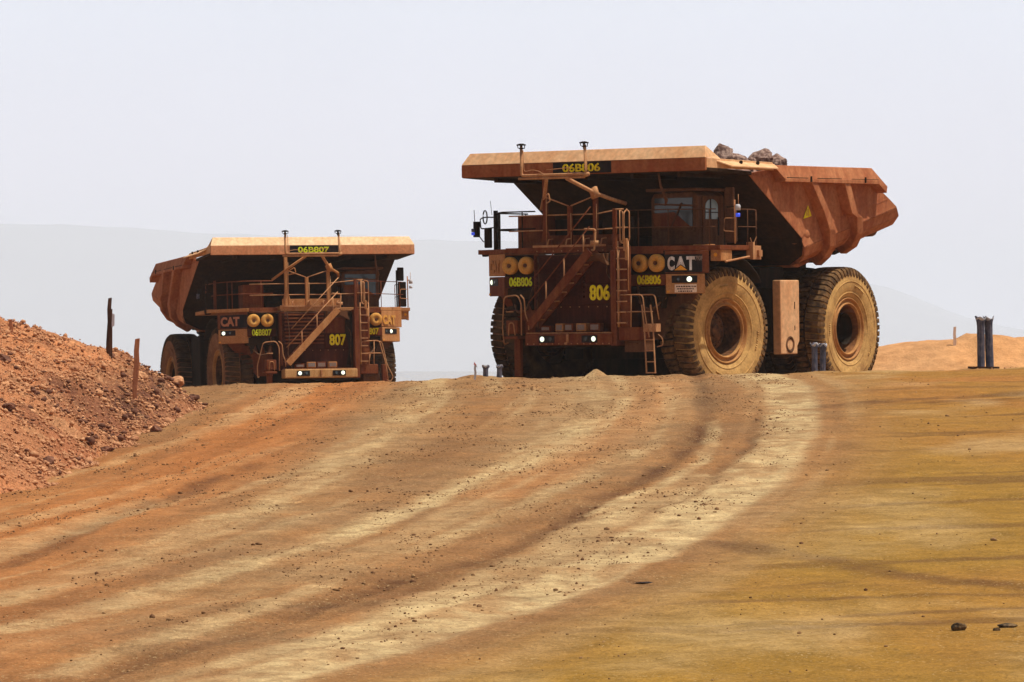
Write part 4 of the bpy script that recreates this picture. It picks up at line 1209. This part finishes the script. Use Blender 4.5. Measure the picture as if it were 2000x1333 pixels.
    for z in (5.10, 4.62):
        g.tube(rounded([(1.3, -2.2, z), (2.6, -2.2, z), (3.55, -1.55, z), (3.75, -1.4, z)], .1), .014)
        g.tube(rounded([(3.95, -.55, z), (3.95, .40, z), (3.95, .44, z - .3 if z > 5 else z - .05)], .12), .014)
    for (x, y) in ((1.75, -2.2), (2.68, -2.15), (3.6, -1.5), (3.95, -.05), (3.95, .40)):
        g.tube([(x, y, 4.1), (x, y, 5.10)], .014)
    g.build('deck_rail', M['cabp'] if first else M['front'], root, True)
    # right mirror board, beacon cluster, side boxes
    g = MB(); g.box(3.72, 3.97, -.86, -.74, 5.18, 5.70); g.box(3.74, 4.04, -.90, -.74, 4.18, 5.14); g.box(3.66, 3.72, -.82, -.76, 4.1, 5.6)
    g.build('mirror', M['cabp'] if first else M['dark'], root, bevel=.03)
    g = MB(); g.tube([(4.08, -.95, 4.15), (4.08, -.95, 5.35)], .022); g.tube(rounded([(4.08, -.95, 4.85), (3.78, -1.0, 4.85), (3.76, -1.0, 4.5), (4.06, -.95, 4.48)], .05), .014); g.tube([(4.2, -.95, 5.1), (4.2, -.95, 5.5)], .009)
    g.tube([(4.08, -.95, 5.2), (4.2, -.98, 5.2)], .02)
    g.build('mirror_bracket', M['rail'], root, True)
    g = MB(); g.tube([(4.20, -.98, 5.06), (4.20, -.98, 5.18), (4.20, -.98, 5.22)], .07, 14, [.075, .075, .05]); g.build('lamp_cap', M['plasticl'], root, True)
    g = MB(); g.tube([(4.20, -.98, 4.88), (4.20, -.98, 4.98)], .06, 14); g.build('beacon', M['blue'] if first else M['plasticl'], root, True)
    g = MB(); g.box(3.62, 3.95, -1.5, -.9, 3.68, 4.0); g.box(3.1, 3.6, -1.56, -1.2, 4.11, 4.14); g.build('side_box', M['deck'], root, bevel=.02)
    g = MB(); g.disc((3.8, -1.51, 3.85), (0, -1, 0), .05, .03, 12); g.build('marker_lamp', M['orange'], root)
    g = MB(); g.box(3.98, 4.06, .0, .48, 3.72, 4.10); g.box(3.9, 4.12, -.05, .05, 3.74, 4.2); g.box(4.05, 4.14, .25, .42, 3.80, 3.98); g.tube([(4.02, .1, 4.1), (4.08, .2, 4.35)], .012); g.tube([(4.02, .1, 4.1), (4.0, .0, 4.32)], .012); g.tube([(3.98, -1.3, 3.66), (4.02, -.1, 3.80)], .03)
    g.build('deck_bracket', M['rail'], root, bevel=.01)
    g = MB(); g.box(1.3, 3.32, 2.35, 3.25, 1.15, 2.95); g.build('tank_shade_block', M['dark'], root, bevel=.04)  # dark block added as the shaded bulk behind the thin side tank
    # ---- side tank between the wheels
    for s in (1, -1):
        g = MB(); a_ = 3.60 * s if s > 0 else -2.7; b_ = 3.34 * s if s > 0 else -1.6
        poly = [(a_, 2.28, 3.16), (a_, 3.34, 3.16), (a_, 3.34, 1.45), (a_, 3.22, 1.30), (a_, 3.22, 1.08), (a_, 2.30, 1.08)]
        g.prism(poly, (b_ - a_, 0, 0)); tk = g.build('side_tank', M['canopy'] if s > 0 else M['dark'], root, bevel=.03)  # right-side tank near-black, its shade put into the colour
        h = MB(); h.lathe([(a_ - .05 * s, .0), (a_ - .02 * s, .10), (a_ + .012 * s, .17), (a_ + .03 * s, .20), (a_ + .01 * s, .235)], 24, 'x', (0, 2.80, 1.35)); h.build('filler_port', M['hub'], tk, True)
        h = MB(); h.box(min(a_, a_ + .01 * s), max(a_, a_ + .01 * s), 3.05, 3.08, 2.35, 2.55); h.box(min(a_, a_ + .01 * s), max(a_, a_ + .01 * s), 3.05, 3.08, 1.75, 1.88); h.build('bracket_slot', M['dark'], tk)
    # ---- dump body
    bodym = M['body']
    g = MB(); vs = []; fs = []
    def q4(a, b, c, d):
        n = len(g.v); g.add([a, b, c, d], [(0, 1, 2, 3)])
    for s in (1, -1):
        W, B = 3.80 * s, 3.0 * s
        n = len(g.v)
        g.add([(W, .10, 6.08), (W, 1.5, 6.25), (W, 7.0, 6.27), (W, 7.55, 5.80), (W, 8.15, 5.52), (W, 3.0, 4.38)], [(0, 1, 2, 3, 4, 5)])
        F_ = [(W, 3.0, 4.38), (W + .03 * s, 3.18, 4.08), (3.72 * s, 3.36, 3.84), (3.42 * s, 3.55, 3.68), (B, 3.95, 3.62)]
        K_ = [(W, 8.15, 5.52), (W + .0 * s, 8.62, 5.28), (3.68 * s, 8.95, 5.05), (3.42 * s, 9.08, 4.82), (B, 8.88, 4.62)]
        for i in range(4): g.add([F_[i], F_[i + 1], K_[i + 1], K_[i]], [(0, 1, 2, 3)])
    g.add([(-3, 3.95, 3.62), (3, 3.95, 3.62), (3, 4.3, 3.57), (-3, 4.3, 3.57)], [(0, 1, 2, 3)])
    g.add([(-3, 4.3, 3.57), (3, 4.3, 3.57), (3, 8.88, 4.62), (-3, 8.88, 4.62)], [(0, 1, 2, 3)])
    g.add([(-3, 8.88, 4.62), (3, 8.88, 4.62), (3.4, 9.15, 4.95), (3.0, 9.5, 5.12), (-3.0, 9.5, 5.12), (-3.4, 9.15, 4.95)], [(0, 1, 2, 3, 4, 5)])
    bd_ = g.build('dump_body', bodym, root, solid=.09)
    h = MB()
    h.add([(-3.88, .10, 6.08), (3.88, .10, 6.08), (3.88, 3.0, 4.38), (-3.88, 3.0, 4.38)], [(0, 1, 2, 3)])
    h.add([(-3.88, 3.0, 4.38), (3.88, 3.0, 4.38), (3.84, 3.15, 4.10), (3.70, 3.34, 3.86), (2.97, 3.9, 3.62), (-2.97, 3.9, 3.62), (-3.70, 3.34, 3.86), (-3.84, 3.15, 4.10)], [(0, 1, 2, 3, 4, 5, 6, 7)])
    h.build('front_wall', M['shell'], bd_, solid=.08)
    # bolsters and pads under the floor
    h = MB()
    for s in (1, -1): h.hexa([(.6 * s - .2, 3.8, 3.2), (.6 * s + .2, 3.8, 3.2), (.6 * s + .2, 8.6, 4.2), (.6 * s - .2, 8.6, 4.2), (.6 * s - .2, 3.8, 3.7), (.6 * s + .2, 3.8, 3.7), (.6 * s + .2, 8.6, 4.7), (.6 * s - .2, 8.6, 4.7)])
    for y in (4.6, 5.6, 6.6, 7.6):
        z = 3.57 + (y - 4.3) * .229
        h.hexa([(-2.9, y, z - .2), (2.9, y, z - .2), (2.9, y + .35, z - .12), (-2.9, y + .35, z - .12), (-2.9, y, z), (2.9, y, z), (2.9, y + .35, z + .08), (-2.9, y + .35, z + .08)])
    h.build('floor_bolster', M['dark'], bd_)
    # canopy over cab and deck
    g = MB(); g.prism([(-4.0, -2.28, 6.12), (4.0, -2.28, 6.12), (4.0, .12, 6.05), (-4.0, .12, 6.05)], (0, 0, .10))
    for s in (1, -1):
        a_, b_ = sorted((3.92 * s, 4.0 * s)); hs_ = MB(); hs_.hexa([(a_, -2.28, 6.2), (b_, -2.28, 6.2), (b_, 1.5, 6.2), (a_, 1.5, 6.2), (a_, -2.28, 6.47), (b_, -2.28, 6.47), (b_, 1.25, 6.42), (a_, 1.25, 6.42)]); hs_.build('canopy_side', M['canopy'], bd_, bevel=.01)
    for x in (-3.0, -1.5, 0, 1.5, 3.0): g.box(x - .06, x + .06, -2.1, .3, 5.98, 6.11)
    cnp = g.build('canopy', M['shell'], bd_, bevel=.01)
    h = MB(); h.box(-4.0, 4.0, -2.34, -2.24, 6.13, 6.48); h.build('canopy_beam', M['fascia'] if first else M['fasciab'], bd_, bevel=.02)
    h = MB(); h.hexa([(-4.0, -2.34, 6.482), (4.0, -2.34, 6.482), (4.0, -2.26, 6.482), (-4.0, -2.26, 6.482), (-3.86, -2.10, 6.81), (3.86, -2.10, 6.81), (3.86, -2.05, 6.81), (-3.86, -2.05, 6.81)]); h.build('canopy_visor', M['canopy'] if first else M['canopyb'], bd_, bevel=.008)
    for s in (1, -1):
        h = MB(); h.prism([(3.95 * s, -2.2, 6.48), (3.86 * s, -2.06, 6.80), (3.9 * s, -1.55, 6.55), (3.97 * s, -1.5, 6.46)], (-.04 * s, 0, 0)); h.build('canopy_gusset', M['canopy'], bd_)
        h = MB(); h.prism([(4.0 * s, -1.75, 6.38), (4.0 * s, 1.35, 6.34), (4.28 * s, 1.1, 6.22), (4.24 * s, -1.35, 6.24)], (0, 0, .03)); h.build('side_flap', M['canopy'], bd_)
        h = MB()
        for y in (-.6, .3): h.disc((4.06 * s, y, 6.38), (s, 0, 0), .05, .06, 10)
        h.build('flap_bolt', M['dark'], bd_)
        # rail
        W0, W1 = 3.70 * s, 4.17 * s
        h = MB()
        h.hexa([(W0, 1.62, 5.98), (W1, 1.62, 5.98), (W1, 7.0, 5.78 + .25), (W0, 7.0, 5.78 + .25), (W0, 1.15, 6.34), (W1 - .10 * s, 1.15, 6.34), (W1 - .10 * s, 6.75, 6.37), (W0, 6.75, 6.37)])
        h.hexa([(W0, 1.62, 5.88), (W1 + .03 * s, 1.62, 5.88), (W1 + .03 * s, 7.0, 5.90), (W0, 7.0, 5.90), (W0, 1.62, 5.985), (W1 + .03 * s, 1.62, 5.985), (W1 + .03 * s, 7.0, 6.03), (W0, 7.0, 6.03)])
        h.hexa([(W0, 7.0, 5.90), (W1, 7.0, 5.90), (W1, 7.45, 5.66), (W0, 7.45, 5.66), (W0, 6.75, 6.37), (W1 - .1 * s, 6.75, 6.37), (W1, 7.5, 5.85), (W0, 7.5, 5.85)])
        h.build('top_rail', bodym, bd_, bevel=.015)
        h = MB(); h.prism([(3.90 * s, .14, 6.05), (3.90 * s, 3.0, 4.34), (3.90 * s, 3.22, 4.52), (3.90 * s, 1.55, 5.62), (3.90 * s, 1.2, 6.0)], (-.05 * s, 0, 0)); h.prism([(3.90 * s, 1.55, 5.62), (3.90 * s, 3.22, 4.52), (3.73 * s, 3.22, 4.52), (3.73 * s, 1.55, 5.62)], (0, .03, .03))
        h.build('front_flange', bodym, bd_)
        # hinge bulge low on the corner
        h = MB(); h.tube([(3.60 * s, 3.05, 4.38), (3.62 * s, 3.4, 4.46), (3.60 * s, 3.95, 4.56)], .2, 16, [.22, .27, .2]); h.build('corner_boss', bodym, bd_, True)
        h = MB()
        for ya, yb in ((1.75, 2.9), (3.45, 4.8), (5.4, 6.95)): h.beam((4.175 * s, ya, 6.0 + (ya - 1.6) * .006), (4.175 * s, yb, 6.0 + (yb - 1.6) * .006), .02, .03, (s, 0, 0))
        h.build('rail_groove', M['dark'], bd_)
        # ribs
        for (y0, y1, y2, y3, z3) in ((3.2, 4.0, 4.55, 5.15, 3.74), (5.12, 5.58, 6.1, 6.6, 4.08)):
            pth = [(3.76, 4.17, y0, 6.0, 6.0), (3.76, 4.17, y1, 5.05, 5.05), (3.78, 4.16, y1 + .30, 4.62 + (y1 - 4) * .23, 4.58 + (y1 - 4) * .23), (3.70, 4.04, y1 + .52, 4.28 + (y1 - 4) * .23, 4.12 + (y1 - 4) * .23), (3.45, 3.74, y2 + .18, 4.02 + (y2 - 4.5) * .2, 3.80 + (y2 - 4.5) * .2), (3.0, 3.20, y3, z3, z3 - .16)]
            wd = .34
            vs = []
            for (xi, xo, y, zi, zo) in pth:
                for (x, z, dyw) in ((xi, zi, -wd / 2), (xo, zo, -wd / 2), (xo, zo, wd / 2), (xi, zi, wd / 2)):
                    vs.append((x * s, y + dyw, z))
            fs = []
            for i in range(len(pth) - 1):
                for k in range(4): fs.append((4 * i + k, 4 * i + (k + 1) % 4, 4 * i + 4 + (k + 1) % 4, 4 * i + 4 + k))
            fs += [(0, 1, 2, 3), (4 * len(pth) - 4, 4 * len(pth) - 3, 4 * len(pth) - 2, 4 * len(pth) - 1)]
            MB().add(vs, fs).build('rib', bodym, bd_, bevel=.02)
        # seam strip along the fold of the side
        h = MB(); h.beam((3.83 * s, 3.1, 4.42), (3.83 * s, 8.1, 5.52), .05, .05, (s, 0, 0)); h.build('seam_strip', bodym, bd_)
        h = MB()
        for (y, z) in ((3.0, 6.0), (6.1, 6.03)): h.box(min(4.2 * s, 4.235 * s), max(4.2 * s, 4.235 * s), y, y + .05, z - .1, z + .06)
        h.build('lug', M['dark'], bd_)
    for s in (1, -1):
        h = MB(); h.tube([(2.9 * s, 8.3, 4.62), (2.9 * s, 8.75, 4.66)], .2, 14, [.2, .22]); h.build('tail_boss', M['cabp'], bd_, True)
    # side warning sign: yellow triangle
    x_ = 3.86
    h = MB(); h.prism([(x_, 3.16, 4.88), (x_, 3.62, 4.96), (x_, 3.42, 5.26)], (.012, 0, 0)); h.build('warning_sign', M['yellow'], bd_)
    h = MB()
    for k in range(3): h.hexa([(x_ + .012, 3.29 + .07 * k, 4.96), (x_ + .016, 3.29 + .07 * k, 4.96), (x_ + .016, 3.31 + .07 * k, 4.96), (x_ + .012, 3.31 + .07 * k, 4.96), (x_ + .012, 3.35 + .05 * k, 5.16), (x_ + .016, 3.35 + .05 * k, 5.16), (x_ + .016, 3.36 + .05 * k, 5.16), (x_ + .012, 3.36 + .05 * k, 5.16)])
    h.build('sign_mark', M['body'], bd_)
    # number board on the canopy
    px0, px1 = (-.92, .98)
    h = MB(); h.box(px0, px1, -2.355, -2.335, 6.15, 6.47); nb = h.build('number_board', M['black'], bd_)
    text_obj('fleet_number', full, M['lime'] if not first else M['yellow'], nb, (.02 if first else -.0, -2.37, 6.31), (1, 0, 0), (0, 0, 1), .22, 1.22, .02)
    return root

T1 = build_truck('806', POSE806, 'nearer dust-covered haul truck numbered 06B806, turning on the crest at the right', True)
T2 = build_truck('807', POSE807, 'haul truck numbered 06B807 driving head-on behind the left part of the crest', False)

# ------------------------------------------------------------------ loads
def load(root, seed, top, label):
    gx_ = np.linspace(-3.58, 3.58, 70); gy_ = np.linspace(.30, 7.6, 70)
    LX, LY = np.meshgrid(gx_, gy_)
    edge_ = np.minimum(np.minimum((3.6 - np.abs(LX)) / 1.4, (LY - .1) / .9), (7.9 - LY) / 3.5)
    z = 5.72 + (top - 5.72) * sstep(0, 1, edge_) * np.clip(1.15 - (LY - 1.6) * .16, 0, 1) + (fbm(LX * 1.5 + seed, LY * 1.5, 4, seed) - .5) * .35 * sstep(0, .4, edge_)
    z = np.maximum(z, 6.08 - (LY - .10) * .586 + .12)
    o = grid_object('ore_load', gx_, gy_, z, M['ore'])
    o.parent = None
    o.matrix_world = root.matrix_world if False else Matrix.Translation(root.location) @ root.rotation_quaternion.to_matrix().to_4x4()
    tag(o, label, 'ore load')
    return o
bpy.context.view_layer.update()
load(T1, 3, 6.50, 'heap of dark ore filling the tray of truck 06B806')
load(T2, 5, 6.10, 'low heap of ore in the tray of truck 06B807')
mw = Matrix.Translation(T1.location) @ T1.rotation_quaternion.to_matrix().to_4x4()
for i, (x, y, z, s, sc3, lb) in enumerate((
        (2.5, 1.05, 6.62, .33, (1.0, .9, 1.05), 'round dark boulder on the load just behind the canopy visor'),
        (2.6, 1.55, 6.56, .22, (1.5, .9, .8), 'low boulder on the load next to the round one behind the visor'),
        (2.6, 2.0, 6.52, .20, (1.4, .9, .7), 'flat boulder in the middle of the row on the load'),
        (2.6, 2.45, 6.50, .18, (1.3, .9, .7), 'small flat boulder between the row and the big grey boulder'),
        (2.5, 3.05, 6.56, .40, (1.15, 1.0, .98), 'big pale grey boulder on the load above the tray side'),
        (2.6, 3.75, 6.36, .42, (1.0, 1.0, .9), 'reddish boulder leaning behind the big grey boulder on the load'))):
    c_ = mw @ Vector((x, y, z))
    single_rock('boulder', c_, s, M['boulder'], 44 + i, lb, 'boulder', 'boulders on the load', sc3, (0, 0, .5 * i))

# ------------------------------------------------------------------ dusty air
g = MB(); g.box(-15500, 15500, -560, 21500, -70, 430)
hzm = bpy.data.materials.new('haze'); hzm.use_nodes = True
ht = hzm.node_tree; ht.nodes.clear()
ho = ht.nodes.new('ShaderNodeOutputMaterial'); pv = ht.nodes.new('ShaderNodeVolumePrincipled')
pv.inputs['Color'].default_value = (.88, .93, 1.0, 1)
pv.inputs['Density'].default_value = .000105
pv.inputs['Anisotropy'].default_value = 0.0
ht.links.new(pv.outputs[0], ho.inputs['Volume'])
hzo = g.build('haze', hzm)
tag(hzo, kind='stuff')
